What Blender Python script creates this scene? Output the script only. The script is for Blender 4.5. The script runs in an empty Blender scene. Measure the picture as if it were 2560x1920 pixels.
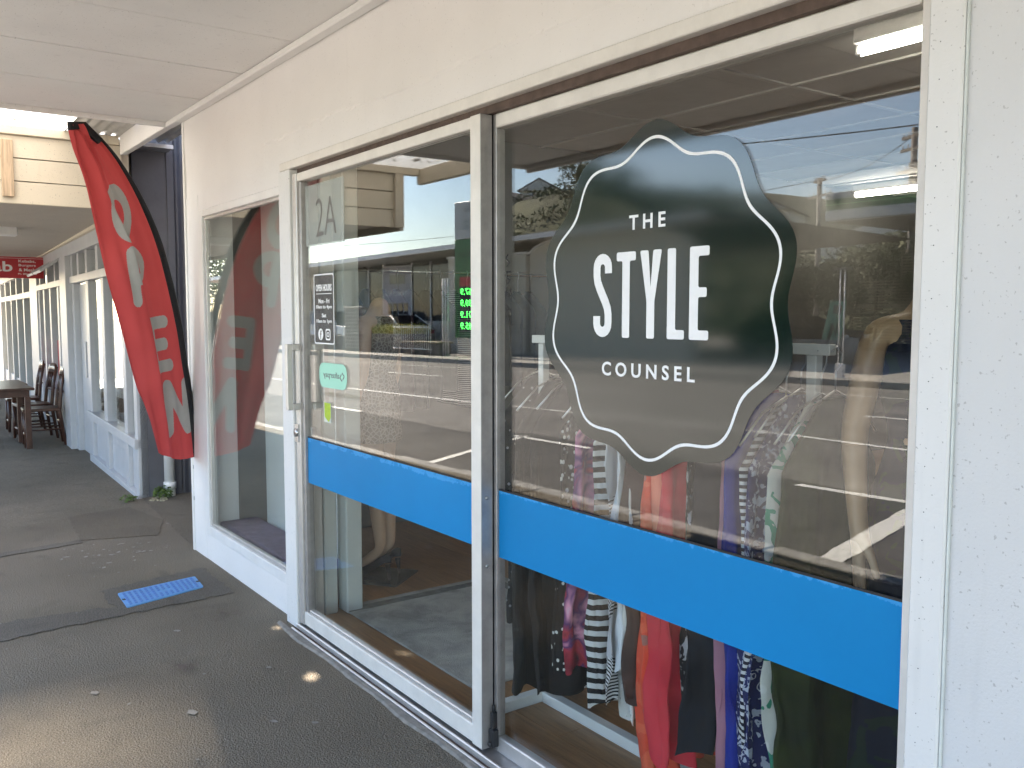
import bpy, bmesh, math, random
from mathutils import Vector, Matrix, noise as mnoise
S = bpy.context.scene
COL = S.collection
rad = math.radians
random.seed(7)

# ---------------------------------------------------------------- camera
CAM = Vector((0.0, -1.658, 1.5))
cd = bpy.data.cameras.new('camera'); cam = bpy.data.objects.new('camera', cd); COL.objects.link(cam)
cd.sensor_width = 36.0; cd.lens = 36.0 * 2240 / 2560; cd.clip_start = 0.03; cd.clip_end = 1500
A = rad(35.86); PIT = math.atan(176 / 2240)
fwd = Vector((-math.cos(A) * math.cos(PIT), math.sin(A) * math.cos(PIT), -math.sin(PIT)))
cam.location = CAM; cam.rotation_euler = fwd.to_track_quat('-Z', 'Y').to_euler()
S.camera = cam

# ---------------------------------------------------------------- sky, sun, exposure
SUN_EL, SUN_OFF = rad(40), rad(3)          # sun stands along the street (-x), a little behind the shop (+y)
sun_dir = Vector((-math.cos(SUN_EL) * math.cos(SUN_OFF), math.cos(SUN_EL) * math.sin(SUN_OFF), math.sin(SUN_EL)))
W = bpy.data.worlds.new('World'); S.world = W; W.use_nodes = True
nt = W.node_tree; nt.nodes.clear()
out = nt.nodes.new('ShaderNodeOutputWorld'); bg = nt.nodes.new('ShaderNodeBackground'); bg.inputs[1].default_value = 0.10
sky = nt.nodes.new('ShaderNodeTexSky'); sky.sky_type = 'NISHITA'; sky.sun_disc = False
sky.sun_elevation = SUN_EL; sky.sun_rotation = math.atan2(sun_dir.x, sun_dir.y)
sky.air_density = 1.0; sky.dust_density = 0.25; sky.ozone_density = 1.6
tc = nt.nodes.new('ShaderNodeTexCoord'); mp = nt.nodes.new('ShaderNodeMapping'); mp.inputs['Scale'].default_value = (1.4, 1.4, 7.0)
nz = nt.nodes.new('ShaderNodeTexNoise'); nz.inputs['Scale'].default_value = 1.7; nz.inputs['Detail'].default_value = 7
rp = nt.nodes.new('ShaderNodeValToRGB'); rp.color_ramp.elements[0].position = .56; rp.color_ramp.elements[1].position = .85
rp.color_ramp.elements[1].color = (.30, .30, .30, 1)
mx = nt.nodes.new('ShaderNodeMixRGB'); mx.inputs[2].default_value = (7.5, 7.9, 8.6, 1)
L = nt.links.new
L(tc.outputs['Generated'], mp.inputs[0]); L(mp.outputs[0], nz.inputs[0]); L(nz.outputs[0], rp.inputs[0]); L(rp.outputs[0], mx.inputs[0])
L(sky.outputs[0], mx.inputs[1]); L(mx.outputs[0], bg.inputs[0]); L(bg.outputs[0], out.inputs[0])
sl = bpy.data.lights.new('sun', 'SUN'); sl.energy = 5.0; sl.angle = rad(0.55); sl.color = (1, .93, .83)
so = bpy.data.objects.new('sun', sl); COL.objects.link(so); so.rotation_euler = sun_dir.to_track_quat('Z', 'Y').to_euler()
S.view_settings.view_transform = 'Standard'; S.view_settings.look = 'None'; S.view_settings.gamma = 1.0
S.view_settings.exposure = 2.95
S.view_settings.use_white_balance = True; S.view_settings.white_balance_temperature = 7000; S.view_settings.white_balance_tint = 13
S.cycles.max_bounces = 7; S.cycles.diffuse_bounces = 3; S.cycles.glossy_bounces = 3; S.cycles.transparent_max_bounces = 20
S.cycles.transmission_bounces = 4; S.cycles.sample_clamp_indirect = 6; S.cycles.use_denoising = True; S.cycles.use_adaptive_sampling = True; S.cycles.adaptive_threshold = .02
S.cycles.caustics_reflective = False; S.cycles.caustics_refractive = False

# ---------------------------------------------------------------- materials
MATS = {}
def mat(name, col, rough=.6, metal=0., var=.12, scale=12., bump=0., bscale=150., spec=.5, col2=None, det=5., stretch=None):
    if name in MATS: return MATS[name]
    m = bpy.data.materials.new(name); m.use_nodes = True; n = m.node_tree; p = n.nodes['Principled BSDF']
    p.inputs['Roughness'].default_value = rough; p.inputs['Metallic'].default_value = metal
    p.inputs['Specular IOR Level'].default_value = spec
    t = n.nodes.new('ShaderNodeTexCoord'); mpn = n.nodes.new('ShaderNodeMapping'); n.links.new(t.outputs['Object'], mpn.inputs[0])
    if stretch: mpn.inputs['Scale'].default_value = stretch
    a = n.nodes.new('ShaderNodeTexNoise'); a.inputs['Scale'].default_value = scale; a.inputs['Detail'].default_value = det
    a.inputs['Roughness'].default_value = .65
    n.links.new(mpn.outputs[0], a.inputs['Vector'])
    r = n.nodes.new('ShaderNodeValToRGB'); r.color_ramp.elements[0].position = .3; r.color_ramp.elements[1].position = .72
    c2 = col2 or [min(1, c * (1 + var)) for c in col]
    r.color_ramp.elements[0].color = [c * (1 - var) for c in col] + [1]; r.color_ramp.elements[1].color = list(c2) + [1]
    n.links.new(a.outputs['Fac'], r.inputs[0]); n.links.new(r.outputs[0], p.inputs['Base Color'])
    if bump:
        b = n.nodes.new('ShaderNodeTexNoise'); b.inputs['Scale'].default_value = bscale; b.inputs['Detail'].default_value = 4
        n.links.new(mpn.outputs[0], b.inputs['Vector'])
        bn = n.nodes.new('ShaderNodeBump'); bn.inputs['Strength'].default_value = bump; bn.inputs['Distance'].default_value = .01
        n.links.new(b.outputs['Fac'], bn.inputs['Height']); n.links.new(bn.outputs[0], p.inputs['Normal'])
    MATS[name] = m; return m

def ramp(n, fac, stops, const=False):
    r = n.nodes.new('ShaderNodeValToRGB'); e = r.color_ramp.elements
    if const: r.color_ramp.interpolation = 'CONSTANT'
    while len(e) < len(stops): e.new(.5)
    for i, (p, c) in enumerate(stops): e[i].position = p; e[i].color = list(c) + [1]
    n.links.new(fac, r.inputs[0]); return r.outputs[0]
def mixc(n, fac, a, b, mode='MIX'):
    x = n.nodes.new('ShaderNodeMixRGB'); x.blend_type = mode
    for k, v in ((0, fac), (1, a), (2, b)):
        if hasattr(v, 'is_linked') or hasattr(v, 'links'): n.links.new(v, x.inputs[k])
        else: x.inputs[k].default_value = v if k == 0 else (list(v) + [1] if len(v) == 3 else v)
    return x.outputs[0]
def mathn(n, op, a, b=0.0):
    x = n.nodes.new('ShaderNodeMath'); x.operation = op
    for k, v in ((0, a), (1, b)):
        if hasattr(v, 'links'): n.links.new(v, x.inputs[k])
        else: x.inputs[k].default_value = v
    return x.outputs[0]
def base(name, rough=.6, spec=.5):
    m = bpy.data.materials.new(name); m.use_nodes = True; n = m.node_tree; p = n.nodes['Principled BSDF']
    p.inputs['Roughness'].default_value = rough; p.inputs['Specular IOR Level'].default_value = spec
    t = n.nodes.new('ShaderNodeTexCoord'); MATS[name] = m
    return m, n, p, t.outputs['Object']
def tex(n, kind, vec, scale, stretch=None, **kw):
    if stretch:
        q = n.nodes.new('ShaderNodeMapping'); q.inputs['Scale'].default_value = stretch; n.links.new(vec, q.inputs[0]); vec = q.outputs[0]
    x = n.nodes.new('ShaderNodeTex' + kind); n.links.new(vec, x.inputs['Vector'])
    if 'Scale' in x.inputs: x.inputs['Scale'].default_value = scale
    for k, v in kw.items():
        if k in ('feature', 'wave_type', 'bands_direction', 'distance', 'wave_profile'): setattr(x, k, v)
        else: x.inputs[k].default_value = v
    return x
def bumpn(n, p, h, s=.3, d=.01):
    b = n.nodes.new('ShaderNodeBump'); b.inputs['Strength'].default_value = s; b.inputs['Distance'].default_value = d
    n.links.new(h, b.inputs['Height']); n.links.new(b.outputs[0], p.inputs['Normal'])

def asphalt(name, lo, hi, warm=(1, .95, .88), bs=.55):
    m, n, p, o = base(name, .93, .14)
    a = tex(n, 'Noise', o, 1.1, Detail=6.); f = tex(n, 'Noise', o, 190., Detail=3.); g = tex(n, 'Voronoi', o, 150.)
    big = ramp(n, a.outputs[0], [(.3, [lo * w for w in warm]), (.7, [hi * w for w in warm])])
    sp = ramp(n, f.outputs[0], [(.36, (.55,) * 3), (.64, (1.4,) * 3)])
    c = mixc(n, 1.0, big, sp, 'MULTIPLY')
    st = tex(n, 'Noise', o, 4.5, Detail=8., Distortion=.6)
    c = mixc(n, ramp(n, st.outputs[0], [(.58, (0, 0, 0)), (.75, (.35,) * 3)]), c, (lo * .55, lo * .5, lo * .42))
    ch = tex(n, 'Voronoi', o, 55.)
    c = mixc(n, ramp(n, ch.outputs[0], [(.0, (.55,) * 3), (.07, (0, 0, 0))]), c, (hi * 2.1, hi * 2.0, hi * 1.8))
    n.links.new(c, p.inputs['Base Color'])
    bumpn(n, p, mathn(n, 'ADD', f.outputs[0], g.outputs['Distance']), bs, .006)
    return m
M_PAVE = asphalt('asphalt_footpath', .17, .24, (1, .86, .67), .8)
M_PATCH = asphalt('asphalt_patch', .14, .185, (1, .90, .76), .8)
M_PATCH2 = asphalt('asphalt_patch_brown', .145, .20, (1, .86, .67), .8)
M_ROAD = asphalt('asphalt_road', .20, .27, (1, .95, .88))
M_CONC = mat('concrete', (.34, .32, .29), .85, var=.2, scale=6, bump=.4, bscale=90)
M_KERB = mat('kerb_concrete', (.3, .29, .27), .85, var=.3, scale=5, bump=.4, bscale=60)
M_LINE = mat('road_paint', (.78, .77, .72), .7, var=.15, scale=18, bump=.3, bscale=220)

def plaster(name, col, dirt=.25, bs=.35, bscale=55):
    m, n, p, o = base(name, .62, .35)
    a = tex(n, 'Noise', o, 2.2, Detail=7.); b = tex(n, 'Noise', o, bscale, Detail=5.); v = tex(n, 'Noise', o, 130., Detail=1.)
    c = ramp(n, a.outputs[0], [(.3, [k * .93 for k in col]), (.7, col)])
    st = tex(n, 'Noise', o, 3.0, (6, 6, .6), Detail=6.)
    c = mixc(n, ramp(n, st.outputs[0], [(.62, (0, 0, 0)), (.8, (dirt,) * 3)]), c, [k * .62 for k in col])
    c = mixc(n, ramp(n, v.outputs[0], [(.70, (0, 0, 0)), (.76, (dirt * 1.6,) * 3)]), c, (.2, .18, .16))
    n.links.new(c, p.inputs['Base Color']); bumpn(n, p, b.outputs[0], bs, .008)
    return m
M_WALL = plaster('white_plaster', (.84, .815, .79), .12, .12, 45)
M_WALLR = plaster('white_roughcast', (.70, .69, .68), .25, .16, 170)
M_WHITE = mat('white_paint', (.80, .785, .76), .42, var=.06, scale=5, bump=.08, bscale=40)
M_WHITEB = plaster('worn_white_paint', (.79, .775, .75), .3, .12, 80)
M_SOFF = plaster('soffit_paint', (.86, .84, .81), .3, .1, 30)
M_SOFFG = mat('soffit_joint', (.42, .38, .34), .8)
M_CREAM = plaster('cream_weatherboard', (.70, .62, .49), .5, .2, 25)
M_BEAD = plaster('old_beadboard', (.55, .50, .43), .6, .2, 25)
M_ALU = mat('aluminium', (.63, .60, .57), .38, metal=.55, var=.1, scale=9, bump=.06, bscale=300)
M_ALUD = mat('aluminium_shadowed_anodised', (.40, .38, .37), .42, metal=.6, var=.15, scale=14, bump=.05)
M_ALUP = mat('painted_rail', (.76, .72, .66), .4, var=.08, scale=9)
M_TRACK = mat('brown_track', (.10, .065, .05), .7, var=.4, scale=20)
M_RUBBER = mat('black_rubber', (.02, .02, .022), .6)
M_NAVY = mat('navy_paint', (.115, .115, .130), .55, var=.18, scale=3, bump=.1, bscale=30)
M_PVC = mat('white_pvc', (.78, .77, .75), .35, var=.06)
M_STEEL = mat('steel', (.5, .5, .5), .3, metal=.9)
M_GALV = mat('galvanised_sheet', (.55, .56, .57), .4, metal=.5, var=.2, scale=4)
M_TIMB = mat('bare_timber', (.50, .37, .25), .75, var=.35, scale=9, stretch=(6, 6, .5))
M_WOODF = mat('floor_timber', (.38, .20, .085), .42, var=.3, scale=8, stretch=(.7, 9, 9), bump=.05)
M_WOODF2 = mat('floor_timber_dark', (.32, .165, .07), .42, var=.3, scale=8, stretch=(.7, 9, 9), bump=.05)
M_CHAIR = mat('dark_varnished_wood', (.075, .032, .022), .35, var=.3, scale=14)
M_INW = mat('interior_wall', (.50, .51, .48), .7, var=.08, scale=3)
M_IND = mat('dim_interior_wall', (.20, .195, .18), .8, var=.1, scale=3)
M_INP = mat('interior_panel', (.66, .69, .66), .6, var=.06, scale=3)
M_TILE = mat('ceiling_tile', (.62, .60, .56), .85, var=.06, scale=6, bump=.1, bscale=120)
M_BATT = mat('ceiling_batten', (.72, .70, .66), .7, var=.05)
M_PURP = mat('purple_cloth', (.22, .17, .24), .85, var=.2, scale=20)
M_SKIN2 = mat('tan_mannequin_plastic', (.52, .34, .20), .45, var=.06)
M_SKIN = mat('mannequin_plastic', (.72, .49, .35), .45, var=.05)
M_SHOE = mat('dark_shoe', (.03, .022, .025), .4, var=.3, scale=60)
M_RED = mat('red_sign', (.50, .035, .045), .45, var=.08)
M_BLACKF = mat('black_cloth', (.012, .012, .014), .85, var=.3, scale=60)
M_BLACKM = mat('black_metal', (.03, .03, .032), .4)
M_WTXT = mat('white_vinyl', (.86, .86, .86), .4, var=.03)
M_CHROME = mat('chrome', (.75, .75, .75), .12, metal=1.)
M_CARW = mat('white_car_paint', (.75, .76, .77), .15, var=.02); M_CARR = mat('pink_red_car_paint', (.40, .08, .09), .2, var=.02)
M_CARS = mat('silver_car_paint', (.42, .44, .46), .2, metal=.4, var=.03); M_CARD = mat('dark_car_paint', (.03, .035, .04), .2, var=.02)
M_TYRE = mat('tyre', (.02, .02, .02), .85); M_DGLASS = mat('car_glass', (.02, .025, .03), .06, spec=.9)
M_LAMP = mat('lamp_lens', (.7, .7, .7), .15)
M_STONE = mat('dark_stone', (.15, .14, .13), .85, var=.5, scale=3, bump=.4, bscale=40)
M_MORT = mat('pale_mortar', (.42, .40, .37), .9, var=.15)
M_FASC = mat('white_fascia', (.76, .75, .75), .5, var=.05)
M_EAVE = mat('eave_lining', (.48, .44, .385), .8, var=.08)
M_BLOCK = mat('pale_painted_block', (.66, .61, .53), .75, var=.06, scale=4, bump=.15, bscale=60)
M_GREYC = mat('grey_green_column', (.30, .32, .29), .7, var=.06)
M_LILAC = mat('pale_lilac_panel', (.42, .41, .46), .6, var=.05)
M_GREEN = mat('station_green', (.03, .16, .055), .4, var=.05); M_GREENL = mat('light_green_trim', (.30, .62, .25), .4, var=.05)
M_SIGNW = mat('pale_sign_panel', (.48, .50, .50), .5, var=.04)
M_MINT = mat('mint_board', (.25, .60, .42), .5, var=.05)
M_SLAT = mat('weathered_slat', (.42, .36, .24), .8, var=.35, scale=5, stretch=(.6, 6, 6)); M_SLATD = mat('weathered_post', (.24, .21, .15), .85, var=.3)
M_POLE = mat('timber_pole', (.20, .18, .16), .85, var=.3, scale=6, stretch=(5, 5, .5)); M_WIRE = mat('wire', (.03, .03, .03), .6)
M_GRASSY = mat('yellow_green_grass', (.42, .40, .06), .85, var=.4, scale=8)
M_HILL = mat('hill_scrub', (.06, .065, .03), .95, var=.5, scale=.4, bump=.5, bscale=2.)
M_ROOF = mat('brown_roof', (.12, .10, .09), .7, var=.2, scale=2); M_HOUSE = mat('white_house_paint', (.66, .65, .62), .6, var=.06)
M_BARK = mat('bark', (.11, .09, .07), .9, var=.4, scale=14)
M_WGLASS = mat('dark_window', (.03, .035, .04), .08, spec=.8)

def glass_mat():
    m = bpy.data.materials.new('window_glass'); m.use_nodes = True; n = m.node_tree; n.nodes.clear()
    o = n.nodes.new('ShaderNodeOutputMaterial'); mixs = n.nodes.new('ShaderNodeMixShader')
    t = n.nodes.new('ShaderNodeBsdfTransparent'); t.inputs[0].default_value = (.955, .972, .962, 1)
    g = n.nodes.new('ShaderNodeBsdfGlossy'); g.inputs['Roughness'].default_value = .0; g.inputs[0].default_value = (1, 1, 1, 1)
    lw = n.nodes.new('ShaderNodeLayerWeight'); lw.inputs[0].default_value = .5
    s = mathn(n, 'ADD', mathn(n, 'MULTIPLY', mathn(n, 'POWER', lw.outputs['Facing'], 5.0), .955), .045)
    tcn = n.nodes.new('ShaderNodeTexCoord'); nn = tex(n, 'Noise', tcn.outputs['Object'], 1.6, Detail=1.)
    b = n.nodes.new('ShaderNodeBump'); b.inputs['Strength'].default_value = .006; b.inputs['Distance'].default_value = .02
    n.links.new(nn.outputs[0], b.inputs['Height']); n.links.new(b.outputs[0], g.inputs['Normal'])
    n.links.new(s, mixs.inputs[0]); n.links.new(t.outputs[0], mixs.inputs[1]); n.links.new(g.outputs[0], mixs.inputs[2]); n.links.new(mixs.outputs[0], o.inputs[0])
    MATS['window_glass'] = m; return m
M_GLASS = glass_mat()

def emis(name, col, st):
    m = bpy.data.materials.new(name); m.use_nodes = True; p = m.node_tree.nodes['Principled BSDF']
    p.inputs['Base Color'].default_value = list(col) + [1]; p.inputs['Emission Color'].default_value = list(col) + [1]; p.inputs['Emission Strength'].default_value = st
    MATS[name] = m; return m
M_TUBE = emis('lit_fluorescent_tube', (1, .97, .9), 5.5)
M_LED = emis('green_led', (.02, 1, .08), 5.0)

def translucent_mat():
    m, n, p, o = base('translucent_roofing', .5)
    n.nodes.remove(p); out = n.nodes['Material Output']
    a = tex(n, 'Noise', o, 5.5, (1.2, 1.2, 1), Detail=5., Distortion=1.)
    k = ramp(n, a.outputs[0], [(.30, (.12, .10, .07)), (.42, (.86, .84, .78))])
    sx = n.nodes.new('ShaderNodeSeparateXYZ'); n.links.new(o, sx.inputs[0])      # clear tint fades to wall and ends, put in to soften the sun patch
    mr = n.nodes.new('ShaderNodeMapRange'); mr.inputs[1].default_value = .80; mr.inputs[2].default_value = -.35; n.links.new(sx.outputs[1], mr.inputs[0])
    me_ = n.nodes.new('ShaderNodeMapRange'); me_.inputs[1].default_value = .70; me_.inputs[2].default_value = .10; n.links.new(mathn(n, 'ABSOLUTE', mathn(n, 'ADD', sx.outputs[0], .04)), me_.inputs[0])
    b2 = tex(n, 'Noise', o, 2.2, Detail=3.)
    k2 = mixc(n, 1.0, k, mixc(n, 1.0, ramp(n, mathn(n, 'MULTIPLY', mr.outputs[0], me_.outputs[0]), [(0, (0, 0, 0)), (1, (1, 1, 1))]), ramp(n, b2.outputs[0], [(.3, (.7,) * 3), (.7, (1,) * 3)]), 'MULTIPLY'), 'MULTIPLY')
    tr = n.nodes.new('ShaderNodeBsdfTranslucent'); tp = n.nodes.new('ShaderNodeBsdfTransparent'); ms = n.nodes.new('ShaderNodeMixShader'); ms.inputs[0].default_value = .42
    n.links.new(k, tr.inputs[0]); n.links.new(k2, tp.inputs[0]); n.links.new(tr.outputs[0], ms.inputs[1]); n.links.new(tp.outputs[0], ms.inputs[2]); n.links.new(ms.outputs[0], out.inputs[0])
    return m
M_TRANS = translucent_mat()

def vinyl_green():
    m, n, p, o = base('dark_green_vinyl', .075, .8)
    p.inputs['Base Color'].default_value = (.006, .016, .011, 1)
    return m
M_BADGE = vinyl_green()

def band_mat():
    m, n, p, o = base('blue_vinyl_band', .4, .12)
    sx = n.nodes.new('ShaderNodeSeparateXYZ'); n.links.new(o, sx.inputs[0])
    a = tex(n, 'Noise', o, 16., Detail=8., Roughness=.75)
    up = mathn(n, 'MULTIPLY', mathn(n, 'SUBTRACT', sx.outputs[2], .892), 14.)     # wear of the top edge
    w = mathn(n, 'ADD', a.outputs[0], mathn(n, 'MINIMUM', up, .28))
    wear = ramp(n, w, [(.735, (0, 0, 0)), (.775, (.8,) * 3)])
    b = tex(n, 'Noise', o, 2., Detail=3.)
    c = ramp(n, b.outputs[0], [(.3, (.0, .215, .50)), (.7, (.0, .235, .55))])
    c = mixc(n, wear, c, (.05, .34, .70))
    n.links.new(c, p.inputs['Base Color']); return m
M_BAND = band_mat()

def frost_mat(name, col, a):
    m, n, p, o = base(name, .6); p.inputs['Base Color'].default_value = list(col) + [1]; p.inputs['Alpha'].default_value = a; return m
M_FROST = frost_mat('frosted_sticker', (.62, .68, .64), .30)
M_APAY = frost_mat('mint_sticker', (.45, .85, .66), .85)
M_TINT = frost_mat('smoky_sticker', (.10, .09, .085), .55)
M_DTXT = mat('grey_print', (.16, .15, .14), .6)
M_LIME = mat('lime_sticker', (.42, .58, .03), .6, var=.2, scale=90)

def flag_mat():
    m, n, p, o = base('red_flag_cloth', .75, .2)
    a = tex(n, 'Noise', o, 3., Detail=3.)
    c = ramp(n, a.outputs[0], [(.3, (.54, .072, .074)), (.7, (.63, .09, .09))])
    w = tex(n, 'Noise', o, 600., Detail=1.); bumpn(n, p, w.outputs[0], .12, .002)
    n.links.new(c, p.inputs['Base Color'])
    tr = n.nodes.new('ShaderNodeBsdfTranslucent'); n.links.new(c, tr.inputs[0]); ms = n.nodes.new('ShaderNodeMixShader'); ms.inputs[0].default_value = .22
    n.links.new(p.outputs[0], ms.inputs[1]); n.links.new(tr.outputs[0], ms.inputs[2]); n.links.new(ms.outputs[0], n.nodes['Material Output'].inputs[0])
    return m
M_FLAG = flag_mat(); M_FLAGL = mat('grey_flag_print', (.46, .45, .43), .8, var=.08)

def cloth(name, kind, c1, c2, c3=None, scale=20., th=.5):
    m, n, p, o = base('cloth_' + name, .85, .2)
    if kind == 'plain':
        a = tex(n, 'Noise', o, 6., Detail=4.); c = ramp(n, a.outputs[0], [(.3, c1), (.7, c2)])
    elif kind == 'dots':
        a = tex(n, 'Voronoi', o, scale, (1, 1, .8)); c = ramp(n, a.outputs['Distance'], [(0, c2), (th, c1)], True)
    elif kind == 'stripe':
        a = tex(n, 'Wave', o, scale, bands_direction='Z', wave_type='BANDS', Distortion=.6); b = tex(n, 'Noise', o, 5., (.3, .3, 1))
        c = ramp(n, a.outputs[0], [(0, c1), (.5, c2)], True)
        if c3: c = mixc(n, ramp(n, b.outputs[0], [(.5, (0, 0, 0)), (.52, (1, 1, 1))], True), c, c3)
    elif kind == 'floral':
        a = tex(n, 'Noise', o, scale, Detail=2., Distortion=1.5); b = tex(n, 'Voronoi', o, scale * 1.3)
        c = ramp(n, a.outputs[0], [(0, c1), (.55, c2)], True)
        if c3: c = mixc(n, ramp(n, b.outputs['Distance'], [(0, (1, 1, 1)), (th, (0, 0, 0))], True), c, c3)
    elif kind == 'soft':
        a = tex(n, 'Noise', o, scale, Detail=2., Distortion=.8); c = ramp(n, a.outputs[0], [(.25, c1), (.40, c2), (.5, c3), (.62, (.75, .30, .42)), (.75, (.62, .55, .6))])
    elif kind == 'leopard':
        a = tex(n, 'Voronoi', o, scale, feature='DISTANCE_TO_EDGE'); c = ramp(n, a.outputs['Distance'], [(0, c2), (th, c1)], True)
    w = tex(n, 'Noise', o, 500.); bumpn(n, p, w.outputs[0], .15, .002)
    n.links.new(c, p.inputs['Base Color']); return m

# ---------------------------------------------------------------- builders
class MB:
    def __init__(s): s.v = []; s.f = []; s.sm = []
    def add(s, vs, fs, smooth=False):
        k = len(s.v); s.v += [tuple(v) for v in vs]; s.f += [tuple(i + k for i in f) for f in fs]; s.sm += [smooth] * len(fs); return s
    def box(s, x0, x1, y0, y1, z0, z1, M=None):
        vs = [(x, y, z) for z in (z0, z1) for y in (y0, y1) for x in (x0, x1)]
        if M: vs = [M @ Vector(v) for v in vs]
        return s.add(vs, [(0, 2, 3, 1), (4, 5, 7, 6), (0, 1, 5, 4), (2, 6, 7, 3), (0, 4, 6, 2), (1, 3, 7, 5)])
    def tube(s, pts, r, n=8, cap=True):
        pts = [Vector(p) for p in pts]; rs = r if isinstance(r, (list, tuple)) else [r] * len(pts)
        vs, fs = [], []; up = Vector((0, 0, 1))
        d0 = (pts[1] - pts[0]).normalized()
        u = d0.cross(up) if abs(d0.z) < .95 else d0.cross(Vector((1, 0, 0))); u.normalize()
        for i, p in enumerate(pts):
            d = (pts[min(i + 1, len(pts) - 1)] - pts[max(i - 1, 0)]).normalized()
            u = (u - d * u.dot(d)).normalized(); w = d.cross(u)
            for k in range(n):
                a = 2 * math.pi * k / n; vs.append(p + (u * math.cos(a) + w * math.sin(a)) * rs[i])
        for i in range(len(pts) - 1):
            for k in range(n):
                a, b = i * n + k, i * n + (k + 1) % n; fs.append((a, b, b + n, a + n))
        if cap: fs += [tuple(range(n))[::-1], tuple((len(pts) - 1) * n + k for k in range(n))]
        return s.add(vs, fs, n > 5)
    def prism(s, poly, fn, t0, t1):      # poly of 2-D points; fn(a,b,t) -> 3-D
        n = len(poly); vs = [fn(a, b, t0) for a, b in poly] + [fn(a, b, t1) for a, b in poly]
        fs = [tuple(range(n))[::-1], tuple(range(n, 2 * n))] + [(i, (i + 1) % n, n + (i + 1) % n, n + i) for i in range(n)]
        return s.add(vs, fs)
    def grid(s, fn, nu, nv, smooth=True, close=False):
        vs = [fn(i / nu, j / nv) for j in range(nv + 1) for i in range(nu + (0 if close else 1))]
        w = nu if close else nu + 1
        fs = [(j * w + i, j * w + (i + 1) % w, (j + 1) * w + (i + 1) % w, (j + 1) * w + i) for j in range(nv) for i in range(nu)]
        return s.add(vs, fs, smooth)
    def mesh(s, name, m):
        me = bpy.data.meshes.new(name); me.from_pydata(s.v, [], s.f); me.validate(); me.update()
        if m: me.materials.append(m)
        if any(s.sm) and len(s.sm) == len(me.polygons): me.polygons.foreach_set('use_smooth', s.sm)
        return me
    def build(s, name, m, parent=None, bev=0, **kw):
        me = s.mesh(name, m)
        bm = bmesh.new(); bm.from_mesh(me); bmesh.ops.recalc_face_normals(bm, faces=bm.faces)
        if bev: bmesh.ops.bevel(bm, geom=list(bm.edges), offset=bev, segments=1, affect='EDGES', profile=.5)
        bm.to_mesh(me); bm.free()
        return obj(name, me, parent, **kw)
def obj(name, me, parent=None, label=None, cat=None, group=None, kind=None, loc=None):
    o = bpy.data.objects.new(name, me); COL.objects.link(o)
    if parent: o.parent = parent
    if loc: o.location = loc
    tag(o, label, cat, group, kind); return o
def tag(o, label=None, cat=None, group=None, kind=None):
    for k, v in (('label', label), ('category', cat), ('group', group), ('kind', kind)):
        if v: o[k] = v
    return o
def thing(name, label, cat, loc=(0, 0, 0), rz=0, group=None):
    o = bpy.data.objects.new(name, None); COL.objects.link(o); o.location = loc; o.rotation_euler = (0, 0, rz); o.empty_display_size = .1
    return tag(o, label, cat, group)
def bx(name, m, x0, x1, y0, y1, z0, z1, parent=None, bev=0, **kw): return MB().box(x0, x1, y0, y1, z0, z1).build(name, m, parent, bev, **kw)
def copy_tree(o, parent=None):
    c = o.copy(); COL.objects.link(c); c.parent = parent
    for ch in [k for k in list(COL.objects) if k.parent == o]: copy_tree(ch, c)
    return c
def rpoly(pts, r, k=5):                   # polygon with rounded convex corners
    o = []; n = len(pts)
    for i in range(n):
        a, b, c = Vector(pts[i - 1]), Vector(pts[i]), Vector(pts[(i + 1) % n])
        u, v = (a - b), (c - b); q = min(r, u.length * .45, v.length * .45); u.normalize(); v.normalize()
        p0, p1 = b + u * q, b + v * q
        for j in range(k + 1):
            t = j / k; o.append(tuple(p0.lerp(b, t).lerp(b.lerp(p1, t), t)))
    return o
def rrect(x0, x1, y0, y1, r, k=5): return rpoly([(x0, y0), (x1, y0), (x1, y1), (x0, y1)], r, k)
def on_wall(y): return lambda a, b, t: (a, y - t, b)     # drawn on a pane facing the street, t = thickness outwards
def text_mesh(body, size=1., offset=0., extrude=.0004, align='CENTER', space=1.):
    c = bpy.data.curves.new('lettering', 'FONT'); c.body = body; c.size = size; c.offset = offset; c.extrude = extrude; c.align_x = align; c.align_y = 'CENTER'
    c.space_character = space; c.resolution_u = 4
    o = bpy.data.objects.new('lettering', c); COL.objects.link(o); bpy.context.view_layer.update()
    me = bpy.data.meshes.new_from_object(o.evaluated_get(bpy.context.evaluated_depsgraph_get()))
    bpy.data.objects.remove(o); bpy.data.curves.remove(c); return me
def text(name, body, m, M, size=1., parent=None, width=None, height=None, offset=0., extrude=.0004, **kw):
    me = text_mesh(body, size, offset, extrude)
    xs = [v.co.x for v in me.vertices]; ys = [v.co.y for v in me.vertices]
    sx = width / (max(xs) - min(xs)) if width else 1; sy = height / (max(ys) - min(ys)) if height else 1
    cx, cy = (max(xs) + min(xs)) / 2, (max(ys) + min(ys)) / 2
    split = kw.pop('split', False)
    me.transform(M @ Matrix.Diagonal((sx, sy, 1, 1)) @ Matrix.Translation((-cx, -cy, 0))); me.materials.clear(); me.materials.append(m)
    if split: return split_islands(me, m, parent)
    return obj(name, me, parent, **kw)
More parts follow.
